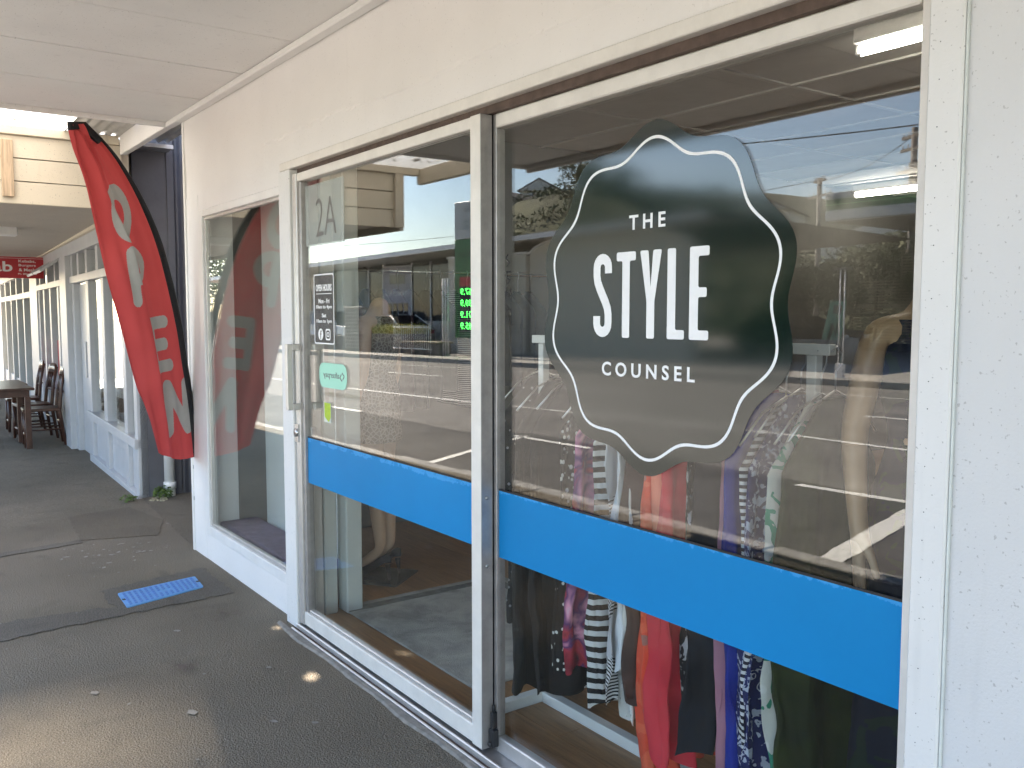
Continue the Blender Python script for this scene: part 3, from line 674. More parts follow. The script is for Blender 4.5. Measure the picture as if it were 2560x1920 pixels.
# ================================================================ SHOP INTERIOR
FL = .03
inner = thing('shop_floor', '', ''); [inner.__delitem__(k) for k in ('label', 'category') if k in inner]; inner['kind'] = 'structure'
bx('subfloor', M_WOODF2, -5.55, 5.8, .092, 9, -.1, FL - .022, inner)
pm = {}
rr = random.Random(2)
for j in range(28):
    y0 = .095 + j * .145; x = -5.55 + rr.uniform(-1.2, 0)
    while x < .6:
        x1 = min(x + 1.85, .7); xa = max(x, -5.55)
        if x1 - xa > .2: bx('plank', rr.choice((M_WOODF, M_WOODF2)), xa + .0012, x1 - .0012, y0 + .0012, y0 + .1438, FL - .02, FL + rr.uniform(-.0006, .0006), inner)
        x += 1.85
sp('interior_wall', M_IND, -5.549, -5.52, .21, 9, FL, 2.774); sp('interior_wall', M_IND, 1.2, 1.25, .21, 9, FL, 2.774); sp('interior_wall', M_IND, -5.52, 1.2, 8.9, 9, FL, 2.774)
sp('roof', M_GALV, -5.74, 6, .2, 9.2, 3.2, 3.25)
for i in range(6):
    for j in range(15):
        x0, y0 = -5.52 + i * 1.14, .205 + j * .6
        sp('ceiling_tile', M_TILE, x0 + .002, min(x0 + 1.138, 1.2), y0 + .002, min(y0 + .598, 8.9), 2.775, 2.79)
for i in range(1, 6): sp('ceiling_batten', M_BATT, -5.52 + i * 1.14 - .014, -5.52 + i * 1.14 + .014, .205, 8.9, 2.765, 2.7745)
for j in range(1, 15): sp('ceiling_batten', M_BATT, -5.52, 1.2, .205 + j * .6 - .014, .205 + j * .6 + .014, 2.7635, 2.7740)
def tube_light(x, y, ln, lab):
    t = thing('fluorescent_light', lab, 'light', (x, y, 2.765), 0, 'fluorescent lights on the shop ceiling')
    bx('housing', M_PVC, 0, ln, -.035, .035, -.065, .0, t, .004)
    MB().tube([(.02, 0, -.092), (ln - .02, 0, -.092)], .024, 14).build('tube', M_TUBE, t)
    for a in (0, ln - .03): bx('lamp_holder', M_PVC, a, a + .03, -.018, .018, -.115, -.066, t, .004)
tube_light(-2.44, 2.02, 1.25, 'lit fluorescent tube on the ceiling nearest the right end of the glass')
tube_light(-5.33, 6.40, 1.25, 'lit fluorescent tube further back, seen through the glass right of the logo')
# display bay: purple ledge, upright white panels
bay = thing('display_ledge', 'low purple cloth-covered ledge inside the left display window', 'ledge', (-4.8, .3, FL))
bx('ledge', M_PURP, -.70, .60, -.22, .02, .0, .185, bay, .01)
for k, (x0, x1, y0, y1, m, lab) in enumerate(((-5.36, -5.02, .33, .37, M_INP, 'leftmost pale panel standing behind the display window'), (-4.98, -4.70, .42, .46, M_INP, 'narrow middle pale panel behind the display window'), (-4.66, -4.22, .37, .41, M_INP, 'wide right pale panel behind the display window'))):
    bx('room_divider', m, x0, x1, y0, y1, FL, 2.5, None, .004, label=lab, cat='divider', group='pale upright panels in the display bay')
bx('room_divider', M_INP, -4.115, -3.995, .11, .175, FL, 2.6, None, .006, label='pale upright panel just inside the door, next to its hinge post', cat='divider', group='pale upright panels by the door')
bx('room_divider', M_INP, -4.06, -3.955, .205, .29, FL, 2.6, None, .006, label='pale upright panel set deeper beside the mannequin', cat='divider', group='pale upright panels by the door')
# rug
m, n, p, o = base('rug_wool', .95, .1)
a = tex(n, 'Noise', o, 5., Detail=8., Roughness=.7, Distortion=.4); n.links.new(ramp(n, a.outputs[0], [(.3, (.22, .225, .215)), (.5, (.40, .40, .38)), (.7, (.55, .54, .50))]), p.inputs['Base Color']); w_ = tex(n, 'Noise', o, 160.); bumpn(n, p, w_.outputs[0], .6, .01)
rug = thing('rug', 'worn grey patterned rug on the shop floor behind the door', 'rug', (-3.45, .55, FL))
bx('pile', m, -.60, .62, -.34, .62, .002, .012, rug, .004)
M_RUGB = mat('rug_border', (.17, .175, .17), .95, var=.4, scale=20, bump=.5)
for a in ((-.60, .62, .50, .56), (-.55, -.49, -.34, .50)): bx('border', M_RUGB, *a, .0122, .0136, rug)

# mannequins -----------------------------------------------------------
def skin_body(name, verts, edges, m, parent, sub=2):
    me = bpy.data.meshes.new(name); me.from_pydata([v[0] for v in verts], edges, []); me.materials.append(m)
    o = obj(name, me, parent); md = o.modifiers.new('skin', 'SKIN'); md.use_smooth_shade = True
    for i, v in enumerate(verts):
        r = v[1]; me.skin_vertices[0].data[i].radius = r if isinstance(r, tuple) else (r, r); me.skin_vertices[0].data[i].use_root = (i == 0)
    s = o.modifiers.new('sub', 'SUBSURF'); s.levels = sub; s.render_levels = sub; return o
def mannequin(name, label, loc, rz, dress_m, hem, arm_fwd=.0, flare=.036, skin=None):
    t = thing(name, label, 'mannequin', loc, rz)
    V = []; E = []
    def add(p, r, par=None):
        V.append((p, r)); 
        if par is not None: E.append((par, len(V) - 1))
        return len(V) - 1
    pel = add((0, 0, .98), (.13, .10)); sp1 = add((0, -.01, 1.12), (.105, .085), pel); ch_ = add((0, 0, 1.32), (.135, .095), sp1); nk = add((0, .01, 1.47), .055, ch_); add((0, .015, 1.55), .048, nk)
    for s in (-1, 1):                     # local -y = facing
        hp = add((s * .085, 0, .90), .085, pel); kn = add((s * .075, -.01, .54), .052, hp); cf = add((s * .07, .015, .40), .047, kn); an = add((s * .065, .03, .165), .031, cf); bl_ = add((s * .068, -.075, .075), .03, an); add((s * .07, -.135, .06), .022, bl_)
        sh = add((s * .165, .0, 1.42), .045, ch_); el = add((s * .215, .01 , 1.15), .036, sh); wr = add((s * .235, -.03 - arm_fwd, .92), .024, el); pa = add((s * .238, -.045 - arm_fwd, .845), (.014, .024), wr)
        for k, (dy, ln) in enumerate(((-.019, .066), (-.0065, .078), (.0065, .073), (.018, .058))):
            a_ = add((s * .238, -.048 - arm_fwd + dy, .805), .007, pa); b_ = add((s * .236, -.05 - arm_fwd + dy * 1.1, .80 - ln * .5), .0068, a_); add((s * .228, -.054 - arm_fwd + dy * 1.1, .80 - ln), .0055, b_)
        th = add((s * .225, -.085 - arm_fwd, .85), .010, wr); add((s * .218, -.10 - arm_fwd, .805), .0085, th)
    skin_body('body', V, E, skin or M_SKIN, t)
    def dr(u, v):
        a = u * 2 * math.pi; z = 1.44 - (1.44 - hem) * v
        rx = .15 + flare * max(0, (1.0 - z)) if z < 1.0 else (.115 + .045 * abs((z - 1.14) / .16) ** 1.2 if z < 1.3 else .165 - .35 * max(0, z - 1.36))
        ry = rx * .72; f = 1 + (.05 * math.sin(a * 9 + z * 3) * max(0, min(1, (1.05 - z) * 3)))
        return (rx * f * math.cos(a), ry * f * math.sin(a), z)
    MB().grid(dr, 64, 30, close=True).build('dress', dress_m, t)
    for s in (-1, 1):
        sh = MB()
        def sole(u, v):
            q = u * 2 * math.pi; yy = -.165 + .26 * (.5 + .5 * math.cos(q)); w_ = .036 * math.sin(q) * (1.0 if yy < -.05 else .72)
            zb = .0 if yy < -.07 else .085 * min(1, (yy + .07) / .13)
            return (s * .068 + w_ * (1 - .25 * v), yy, zb + .012 + v * (.05 if yy < -.05 else .045))
        sh.grid(sole, 26, 3, close=True); k0 = len(sh.v); sh.add([sole(i / 26, 0) for i in range(26)], [tuple(range(26))])
        sh.tube([(s * .068, .072, .085), (s * .068, .082, .0)], [.016, .006], 8)
        sh.build('shoe', M_SHOE, t)
    return t
M_LEO = cloth('leopard', 'leopard', (.17, .145, .12), (.35, .32, .28), scale=46., th=.10)
man = mannequin('mannequin', 'headless mannequin in a spotted dress and dark high heels behind the door', (-4.40, .62, .045), rad(-52), M_LEO, .76, .02)
bx('base_plate', mat('clear_base', (.10, .09, .08), .15), -.16, .15, -.20, .16, -.012, -.002, man, .003)
M_DKF = cloth('dark_blue_floral', 'floral', (.012, .016, .032), (.015, .03, .02), (.03, .055, .10), 9., .16)
man2 = mannequin('mannequin', 'headless tan mannequin in a dark floral dress at the right end of the clothes rack', (-1.23, .58, .045), rad(62), M_DKF, .12, .03, .13, M_SKIN2)

# clothes rack and garments -------------------------------------------
rack = thing('clothes_rack', 'white steel clothes rack with square feet inside the front window', 'clothes rack', (-2.0, .385, FL))
def rk(x0, x1, y0, y1, z0, z1, nm): bx(nm, M_WHITE, x0 + 2.0, x1 + 2.0, y0 - .385, y1 - .385, z0, z1, rack, .002)
rk(-2.645, -2.605, .18, .62, .0, .04, 'foot'); rk(-1.475, -1.435, .18, .62, .0, .04, 'foot'); rk(-2.604, -1.476, .365, .405, .0, .04, 'base_bar')
bx('foot_cap', M_RUBBER, -.6455, -.6045, -.2085, -.2055, -.0005, .0405, rack)
rk(-2.64, -2.61, .37, .40, .041, 1.36, 'upright'); rk(-1.47, -1.44, .37, .40, .041, 1.36, 'upright'); rk(-2.68, -1.40, .37, .40, 1.361, 1.39, 'top_rail')
G = []
Bk = (.012, .012, .014); Wh = (.62, .62, .62)
GAR = [ # name, label, material, x, hem z, half width, half thickness
 ('dress', 'black dress with a pink rose, first on the rack beside the door', cloth('black_rose', 'floral', Bk, Bk, (.30, .30, .32), 24., .17), -2.66, .36, .17, .03),
 ('dress', 'long plain black dress, second on the rack', cloth('black1', 'plain', Bk, (.02, .02, .02)), -2.53, .12, .21, .035),
 ('skirt', 'black skirt hanging third on the rack with dark red tips', cloth('black2', 'floral', Bk, (.014, .012, .014), (.20, .012, .03), 5., .10), -2.43, .13, .21, .04),
 ('dress', 'black dress with small white dots', cloth('dots', 'dots', Bk, (.75, .75, .72), None, 48., .30), -2.29, .28, .21, .025),
 ('dress', 'pink and purple watercolour print dress', cloth('pink', 'soft', (.016, .014, .02), (.45, .035, .06), (.10, .03, .14), 9.), -2.22, .30, .20, .035),
 ('skirt', 'black and white striped garment', cloth('bigstripe', 'stripe', Bk, Wh, None, 9.), -2.12, .21, .20, .03),
 ('scarf', 'fine striped black and white fringed top', cloth('stripe', 'stripe', (.02, .02, .025), (.70, .70, .72), (.6, .6, .63), 28.), -2.07, .25, .21, .025),
 ('shirt', 'plain white garment between striped and brown ones', cloth('white', 'plain', (.62, .66, .70), (.70, .72, .75)), -1.995, .37, .21, .02),
 ('lace_top', 'white lace garment with a scalloped hem', cloth('lace', 'dots', (.62, .61, .58), (.25, .24, .22), None, 60., .16), -1.975, .22, .18, .03),
 ('cardigan', 'brown wool cardigan left of the red dress', cloth('brown', 'plain', (.05, .03, .026), (.085, .05, .042)), -1.945, .29, .21, .03),
 ('dress', 'long red-orange floral dress', cloth('redfloral', 'floral', (.74, .09, .045), (.80, .14, .07), (.36, .16, .13), 7., .15), -1.885, .10, .215, .045),
 ('coat', 'plain red draped coat', cloth('red', 'plain', (.60, .03, .05), (.70, .055, .07)), -1.80, .17, .215, .05),
 ('dress', 'narrow plain black dress between the red coat and the blue dress', cloth('black3', 'plain', Bk, (.012, .014, .022)), -1.675, .24, .21, .035),
 ('skirt', 'pale pink pleated skirt hem below the blue dress', cloth('palepink', 'plain', (.38, .16, .22), (.45, .22, .28)), -1.62, .08, .17, .03),
 ('dress', 'royal blue dress with a lighter front panel', cloth('blue', 'plain', (.005, .012, .20), (.01, .035, .30)), -1.585, .19, .21, .045),
 ('dress', 'navy and white patterned dress', cloth('navyw', 'floral', (.012, .018, .10), (.42, .45, .55), (.016, .022, .12), 34., .2), -1.51, .13, .21, .04),
 ('dress', 'white dress with green leaf print', cloth('whitegreen', 'floral', (.50, .50, .46), (.03, .22, .14), (.56, .56, .53), 13., .2), -1.435, .14, .21, .03),
 ('blouse', 'coral blouse tucked beside the red-orange floral dress', cloth('coral', 'plain', (.80, .22, .14), (.86, .30, .20)), -1.835, .62, .20, .04),
 ('top', 'black top with large pale flowers right of the red coat', cloth('bwfloral', 'floral', (.012, .012, .014), (.42, .40, .40), (.012, .012, .014), 16., .24), -1.735, .33, .20, .03),
 ('scarf', 'white and black zigzag scarf beside the royal blue dress', cloth('zig', 'stripe', (.015, .015, .03), (.6, .6, .62), None, 17.), -1.545, .22, .19, .02),
 ('dress', 'olive green dress at the right end of the rack', cloth('olive', 'plain', (.010, .014, .008), (.035, .048, .010)), -1.385, .12, .21, .045),
]
for i, (nm, lab, mt, x, hem, hw, ht) in enumerate(GAR):
    rr = random.Random(100 + i); ph = [rr.uniform(0, 6.28) for _ in range(6)]; yc = .39 + rr.uniform(-.015, .015); top = 1.24 + rr.uniform(-.02, .02); kf = rr.choice((5, 6, 7, 8)); ln_ = (rr.uniform(-.02, .03), rr.uniform(-.03, .03))
    def gfn(u, v):
        a = u * 2 * math.pi; z = top - (top - hem) * v
        sh = min(1, .28 + 4.6 * v) if v < .16 else 1.0
        w_ = hw * sh * (1 + .05 * math.sin(v * 5 + ph[0])); t_ = ht * (.45 + .55 * min(1, v * 2.2))
        f = min(1, v * 1.8)
        cx = .022 * f * math.sin(kf * math.cos(a) * 1.7 + ph[1] + 1.2 * v) + .012 * f * math.sin(11 * math.cos(a) + ph[2])
        r_ = 1 + .45 * f * math.sin(kf * a + ph[3] + v * .8) * abs(math.sin(a))
        nv_ = Vector((i * 3.1 + .6 * math.sin(a), 4.5 * math.cos(a) * w_ / .2, z * 5.0)); cx += f * (.020 * mnoise.noise(nv_) + .010 * mnoise.noise(nv_ * 2.7)); w_ *= 1 + .10 * f * mnoise.noise(nv_ * 1.3 + Vector((9, 0, 0)))
        cx += ln_[0] * v * v + .014 * math.sin(3.5 * v + ph[4]) * f
        return (t_ * math.sin(a) * r_ + cx, ln_[1] * v + .012 * math.sin(6 * v + ph[0]) * f + w_ * math.cos(a) * (1 + .05 * f * math.sin(a * 3 + ph[4])), z - (.012 * math.sin(a * 5 + ph[5]) + (.02 * math.cos(a) * math.sin(ph[2]))) * (v > .95))
    g = MB().grid(gfn, 110, 56, close=True).build(nm, mt, label=lab, cat=nm.replace('_', ' '), group='clothes on the front rack', loc=(x, yc, FL))
    hg = MB(); hg.tube([(0, -.19, top - .10), (0, -.1, top - .02), (0, 0, top + .02), (0, .1, top - .02), (0, .19, top - .10)], .0035, 6); hg.tube([(0, 0, top + .02), (0, 0, top + .07), (0, .018, 1.335), (0, .022, 1.365), (0, 0, 1.385), (0, -.02, 1.372)], .0025, 6); hg.build('hanger', M_STEEL, g)
# pink rose applique on the first dress
rs = MB()
g0 = [o for o in COL.objects if o.get('label', '').startswith('black dress with a pink rose')][0]
for k in range(7):
    a = k * .9; rs.grid(lambda u, v: (.034 + .010 * (1 - v) + .002 * k, -.12 + (.012 + .022 * v) * math.cos(a + u * 2.2), .46 + (.012 + .045 * v) * math.sin(a + u * 2.2)), 6, 3)
rs.build('rose', mat('rose_pink', (.55, .20, .30), .8, var=.4, scale=60), g0)
# rail of jackets on the left wall
wr_ = thing('wall_rail', 'steel clothes rail along the left shop wall', 'rail', (-5.28, 2.4, 1.78))
MB().tube([(0, -1.75, 0), (0, 1.8, 0)], .012, 10).build('rail', M_CHROME, wr_)
for y in (-1.3, 0, 1.5): MB().tube([(0, y, -.012), (-.24, y, .03)], .009, 8).build('bracket', M_CHROME, wr_)
JM = [cloth('j_black', 'plain', (.02, .02, .022), (.03, .03, .033)), cloth('j_grey', 'plain', (.07, .072, .07), (.09, .09, .088)), cloth('j_check', 'stripe', (.03, .03, .04), (.30, .30, .32), None, 24.), cloth('j_navy', 'plain', (.018, .022, .04), (.03, .035, .06)), cloth('j_plum', 'plain', (.05, .02, .03), (.06, .03, .04)), cloth('j_char', 'plain', (.035, .036, .038), (.05, .05, .052))]
JN = ['black', 'grey', 'check', 'navy', 'plum', 'charcoal']
ORD = ['first', 'second', 'third', 'fourth', 'fifth', 'sixth', 'seventh', 'eighth', 'ninth', 'tenth', 'eleventh', 'twelfth', 'thirteenth', 'fourteenth', 'fifteenth', 'sixteenth']
for i in range(15):
    y = .78 + i * .11; k = [0, 3, 0, 5, 4, 0, 1, 1, 2, 3, 5, 0, 3, 5, 1][i]; rr = random.Random(300 + i); hem = .95 + rr.uniform(-.12, .12); ph = rr.uniform(0, 6)
    def jf(u, v):
        a = u * 2 * math.pi; z = 1.66 - (1.66 - hem) * v; w_ = .21 * (min(1, .25 + 5 * v)); t_ = .04 * min(1, .4 + v * 2)
        return (w_ * math.cos(a), t_ * math.sin(a) * (1 + .2 * math.sin(5 * a + ph)) + .008 * math.sin(7 * math.cos(a) + ph) * v, z - .03 * max(0, math.cos(a)) * (v < .2))
    g = MB().grid(jf, 40, 16, close=True).build('jacket', JM[k], label='%s jacket, %s from the street along the left wall rail' % (JN[k], ORD[i]), cat='jacket', group='jackets on the wall rail', loc=(-5.28, y, 0))
    MB().tube([(0, 0, 1.66), (0, 0, 1.74), (.015, 0, 1.775), (0, 0, 1.797)], .003, 6).build('hanger', M_STEEL, g)

# ================================================================ THINGS ON THE GLASS
bd = thing('logo_sticker', 'large wavy-edged dark green shop logo sticker on the front window', 'sticker', (-1.712, .033, 1.533))
NP = 240
def wav(R, amp): return [((R + amp * math.cos(10 * (2 * math.pi * k / NP - math.pi / 2 + .02))) * math.cos(2 * math.pi * k / NP) * 1.005, (R + amp * math.cos(10 * (2 * math.pi * k / NP - math.pi / 2 + .02))) * math.sin(2 * math.pi * k / NP)) for k in range(NP)]
bw = lambda a, b, t: (a, -t, b)
MB().prism(wav(.450, .0185), bw, .0004, .0012).build('disc', M_BADGE, bd)
o_, i_ = wav(.4105, .0185), wav(.4025, .0185); mb = MB()
vs = [bw(a, b, .0016) for a, b in o_] + [bw(a, b, .0016) for a, b in i_]; mb.add(vs, [(k, (k + 1) % NP, NP + (k + 1) % NP, NP + k) for k in range(NP)]); mb.build('outline', M_WTXT, bd)
def bl2(name, polys):
    mb = MB()
    for p in polys: mb.prism(p, bw, .0012, .0018)
    mb.build(name, M_WTXT, bd)
def loc_(p): return [(a + 1.712, b - 1.533) for a, b in p]
Z0, Z1 = 1.434, 1.667; st = .029; R_ = .006
bl2('letter', [rpoly(loc_([(-1.845, Z1), (-1.845, Z1 - .024), (-1.822, Z1 - .024), (-1.822, Z0), (-1.793, Z0), (-1.793, Z1 - .024), (-1.770, Z1 - .024), (-1.770, Z1)]), R_)])
bl2('letter', [rpoly(loc_([(-1.753, Z1), (-1.722, Z1), (-1.713, Z1 - .10), (-1.704, Z1), (-1.673, Z1), (-1.6985, Z1 - .135), (-1.6985, Z0), (-1.7275, Z0), (-1.7275, Z1 - .135)]), R_)])
bl2('letter', [rpoly(loc_([(-1.652, Z1), (-1.623, Z1), (-1.623, Z0 + .024), (-1.592, Z0 + .024), (-1.592, Z0), (-1.652, Z0)]), R_)])
zm = 1.553
bl2('letter', [rpoly(loc_([(-1.575, Z0), (-1.575, Z1), (-1.511, Z1), (-1.511, Z1 - .024), (-1.546, Z1 - .024), (-1.546, zm + .012), (-1.518, zm + .012), (-1.518, zm - .012), (-1.546, zm - .012), (-1.546, Z0 + .024), (-1.511, Z0 + .024), (-1.511, Z0)]), R_)])
# S: offset of a centre line
cl_ = [(-1.8785, 1.612), (-1.8785, 1.630)] + [(-1.9025 + .024 * math.cos(t), 1.6285 + .024 * math.sin(t)) for t in [math.pi * k / 10 for k in range(1, 10)]] + [(-1.9265, 1.628), (-1.9265, 1.605), (-1.923, 1.588), (-1.914, 1.570), (-1.903, 1.552), (-1.891, 1.533), (-1.882, 1.515), (-1.8785, 1.498), (-1.8785, 1.475)] + [(-1.9025 + .024 * math.cos(t), 1.4725 + .024 * math.sin(t)) for t in [-math.pi * k / 10 for k in range(1, 10)]] + [(-1.9265, 1.473), (-1.9265, 1.493)]
L_, R2 = [], []
for k, p in enumerate(cl_):
    a, b = Vector(cl_[max(0, k - 1)]), Vector(cl_[min(len(cl_) - 1, k + 1)]); d = (b - a).normalized(); nrm = Vector((-d.y, d.x)) * .0145; L_.append(tuple(Vector(p) + nrm)); R2.append(tuple(Vector(p) - nrm))
mb = MB(); n_ = len(cl_); vs = [bw(a + 1.712, b - 1.533, .0018) for a, b in L_] + [bw(a + 1.712, b - 1.533, .0018) for a, b in R2]; mb.add(vs, [(k, k + 1, n_ + k + 1, n_ + k) for k in range(n_ - 1)]); mb.build('letter', M_WTXT, bd)
BM = lambda x, z: Matrix.Translation((x + 1.712, -.0014, z - 1.533)) @ Matrix.Rotation(rad(90), 4, 'X')
text('lettering', 'T H E', M_WTXT, BM(-1.7295, 1.744), parent=bd, width=.135, height=.039, offset=.022, split=True)
text('lettering', 'C O U N S E L', M_WTXT, BM(-1.728, 1.346), parent=bd, width=.35, height=.039, offset=.022, split=True)

def sticker(name, label, cat, poly, m, x, z, y=-.0035):
    t = thing(name, label, cat, (x, y, z)); MB().prism(poly, bw, .0003, .0007).build('sheet', m, t); return t
SM = lambda x, z, flip=False: Matrix.Translation((x, -.0011, z)) @ Matrix.Rotation(rad(90), 4, 'X') @ Matrix.Diagonal((-1 if flip else 1, 1, 1, 1))
s2 = sticker('number_sticker', 'frosted rectangle reading 2A at the top of the glass door', 'sticker', rrect(-.20, .20, -.135, .135, .003), M_FROST, -3.69, 1.938)
text('lettering', '2A', M_DTXT, SM(.02, -.015), parent=s2, width=.21, height=.165, offset=-.012, split=True)
sh_ = sticker('hours_sticker', 'white outlined opening hours sticker on the glass door', 'sticker', rrect(-.10, .10, -.15, .15, .012), M_TINT, -3.706, 1.52)
o2, i2 = rrect(-.105, .105, -.155, .155, .014), rrect(-.099, .099, -.149, .149, .010); k_ = len(o2); mb = MB(); mb.add([bw(a, b, .0011) for a, b in o2] + [bw(a, b, .0011) for a, b in i2], [(k, (k + 1) % k_, k_ + (k + 1) % k_, k_ + k) for k in range(k_)]); mb.build('outline', M_WTXT, sh_)
text('lettering', 'OPEN HOURS', M_WTXT, SM(0, .094), parent=sh_, width=.165, height=.030, offset=.03)
bx('rule', M_WTXT, -.08, .08, -.0013, -.0009, .066, .069, sh_)
text('lettering', 'Mon - Fri', M_WTXT, SM(0, .035), parent=sh_, width=.115, height=.020, offset=.02); text('lettering', '10am to 4pm', M_WTXT, SM(0, .008), parent=sh_, width=.165, height=.020, offset=.02)
text('lettering', 'Sat', M_WTXT, SM(0, -.028), parent=sh_, width=.045, height=.017, offset=.02); text('lettering', '10am to 1pm', M_WTXT, SM(0, -.055), parent=sh_, width=.16, height=.020, offset=.02)
ci = [(-.038 + .026 * math.cos(t * .2618), -.112 + .026 * math.sin(t * .2618)) for t in range(24)]; MB().prism(ci, bw, .0008, .0011).build('round_icon', M_WTXT, sh_)
text('lettering', 'f', M_DTXT, Matrix.Translation((0, -.0006, 0)) @ SM(-.036, -.114), parent=sh_, width=.017, height=.04, offset=.03)
oo, ii = rrect(.014, .064, -.137, -.087, .012), rrect(.021, .057, -.130, -.094, .008); k_ = len(oo); mb = MB(); mb.add([bw(a, b, .0011) for a, b in oo] + [bw(a, b, .0011) for a, b in ii], [(k, (k + 1) % k_, k_ + (k + 1) % k_, k_ + k) for k in range(k_)])
c1 = [(.039 + .012 * math.cos(t * .5236), -.112 + .012 * math.sin(t * .5236)) for t in range(12)]; c2 = [(.039 + .007 * math.cos(t * .5236), -.112 + .007 * math.sin(t * .5236)) for t in range(12)]; mb.add([bw(a, b, .0011) for a, b in c1 + c2], [(k, (k + 1) % 12, 12 + (k + 1) % 12, 12 + k) for k in range(12)]); mb.build('camera_icon', M_WTXT, sh_)
sa = sticker('payment_sticker', 'mint rounded payment sticker read from inside the door', 'sticker', rrect(-.142, .142, -.055, .055, .05), M_APAY, -3.626, 1.228)
text('lettering', 'afterpay', M_DTXT, SM(-.015, 0, True), parent=sa, width=.165, height=.034)
lg = MB(); 
for s in (-1, 1):
    for (a, b) in (((0, .018 * s), (.022 * s, .004 * s)), ((.022 * s, .004 * s), (.006 * s, -.012 * s))):
        a, b = Vector(a), Vector(b); d = (b - a).normalized(); q = Vector((-d.y, d.x)) * .003; lg.prism([tuple(a + q + Vector((.095, 0))), tuple(a - q + Vector((.095, 0))), tuple(b - q + Vector((.095, 0))), tuple(b + q + Vector((.095, 0)))], bw, .0008, .0011)
lg.build('loop_icon', M_DTXT, sa)
sg = sticker('lime_sticker', 'small lime green sticker below the inside door handle', 'sticker', rrect(-.038, .038, -.045, .045, .006), mat('pale_sticker', (.6, .62, .55), .6), -3.687, 1.062)
MB().prism([(-.03, .043), (.034, .043), (.034, -.02), (.012, -.042), (-.03, -.02)], bw, .0008, .0011).build('print', M_LIME, sg)
# marker scribble on the fixed pane
scr = thing('marker_scribble', 'black marker letters scribbled down the left edge of the front window', 'writing', (-2.36, .0325, 1.55))
def stroke(pts):
    mb = MB()
    for a, b in zip(pts, pts[1:]):
        a, b = Vector(a), Vector(b); d = (b - a).normalized(); q = Vector((-d.y, d.x)) * .0016; mb.prism([tuple(a + q), tuple(a - q), tuple(b - q), tuple(b + q)], bw, .0002, .0005)
    mb.build('stroke', M_RUBBER, scr)
for pts in ([(.0, .14), (-.012, .128), (.008, .112), (-.008, .10)], [(-.01, .085), (.014, .085)], [(-.005, .085), (-.008, .065), (.012, .058), (-.004, .045)], [(-.016, -.0), (-.006, .035), (.006, .005), (.016, .03), (.02, -.004)], [(-.014, -.04), (.018, -.034)], [(-.016, -.075), (-.004, -.058), (.006, -.075), (-.008, -.085), (-.016, -.075)], [(.012, -.055), (.014, -.088), (.03, -.084)]): stroke(pts)

# ================================================================ FLAG
flag = thing('feather_flag', 'red feather flag reading OPEN with a black edge, bracketed to the shop corner', 'flag', (-5.69, -.03, 0))
e_, n_v = Vector((.52, -.854, 0)), Vector((.854, .52, 0))
PE = [(-0.056, 0.602), (-0.024, 0.96), (0.018, 1.213), (0.059, 1.461), (0.123, 1.703), (0.203, 1.936), (0.328, 2.157), (0.487, 2.349), (0.62, 2.458), (0.719, 2.514)]
FE = [(0.287, 0.672), (0.342, 0.875), (0.386, 0.997), (0.424, 1.093), (0.525, 1.464), (0.619, 1.752), (0.707, 2.027), (0.761, 2.255), (0.794, 2.386), (0.814, 2.492)]
def lerpc(P, t):
    x = t * (len(P) - 1); i = min(int(x), len(P) - 2); f = x - i
    def cr(k):
        p0, p1, p2, p3 = P[max(i - 1, 0)][k], P[i][k], P[i + 1][k], P[min(i + 2, len(P) - 1)][k]
        return .5 * (2 * p1 + (p2 - p0) * f + (2 * p0 - 5 * p1 + 4 * p2 - p3) * f * f + (3 * p1 - p0 - 3 * p2 + p3) * f ** 3)
    return cr(0), cr(1)
def fsz(u, v):
    a, b = lerpc(PE, v), lerpc(FE, v)
    return a[0] + (b[0] - a[0]) * u, a[1] + (b[1] - a[1]) * u - .03 * math.sin(math.pi * u) * (1 - v)
def fdisp(u, v):
    K = [(0, .70, .02), (.11, .70, .03), (.38, .64, .055), (.56, .64, .060), (.73, .74, .050), (.9, .66, .03), (1, .55, .0)]
    for (v0, a0, h0), (v1, a1, h1) in zip(K, K[1:]):
        if v <= v1: t = (v - v0) / (v1 - v0); t = t * t * (3 - 2 * t); uc, h = a0 + (a1 - a0) * t, h0 + (h1 - h0) * t; break
    d = h * (math.exp(-((u - uc) / .085) ** 2) if u < uc else math.exp(-((u - uc) / .2) ** 2))
    d += .016 * math.sin(8 * u + 3.2 * v + .5) * u + .012 * math.sin(19 * u - 6 * v + 2 * math.sin(5 * v)) * u + .006 * math.sin(34 * u + 9 * v) * u
    d += .03 * max(0, math.sin(14 * u - 2.5 * (1 - v) + 1.0)) ** 3 * max(0, v - .35) * 1.5      # gathers hanging from the tip
    return d * min(1, 8 * u)
def f3(s, z, d): return e_ * s + n_v * d + Vector((0, 0, z))
def seg(p, a, b):
    ax, ay = a; bx_, by = b; dx, dy = bx_ - ax, by - ay; t = max(0, min(1, ((p[0] - ax) * dx + (p[1] - ay) * dy) / (dx * dx + dy * dy + 1e-9)))
    return math.hypot(p[0] - ax - t * dx, p[1] - ay - t * dy)
LET = {'O': lambda x, y: abs(math.hypot(x / .075, (y) / .105) - 1) < .36,
       'P': lambda x, y: seg((x, y), (-.06, -.12), (-.06, .12)) < .03 or (abs(math.hypot((x + .02) / .085, (y - .055) / .07) - 1) < .42 and x > -.05),
       'E': lambda x, y: min(seg((x, y), (-.06, -.115), (-.06, .115)), seg((x, y), (-.06, .115), (.07, .115)), seg((x, y), (-.06, 0), (.05, 0)), seg((x, y), (-.06, -.115), (.075, -.115))) < .032,
       'N': lambda x, y: min(seg((x, y), (-.075, -.12), (-.075, .12)), seg((x, y), (-.075, .12), (.075, -.12)), seg((x, y), (.075, -.12), (.075, .12))) < .034}
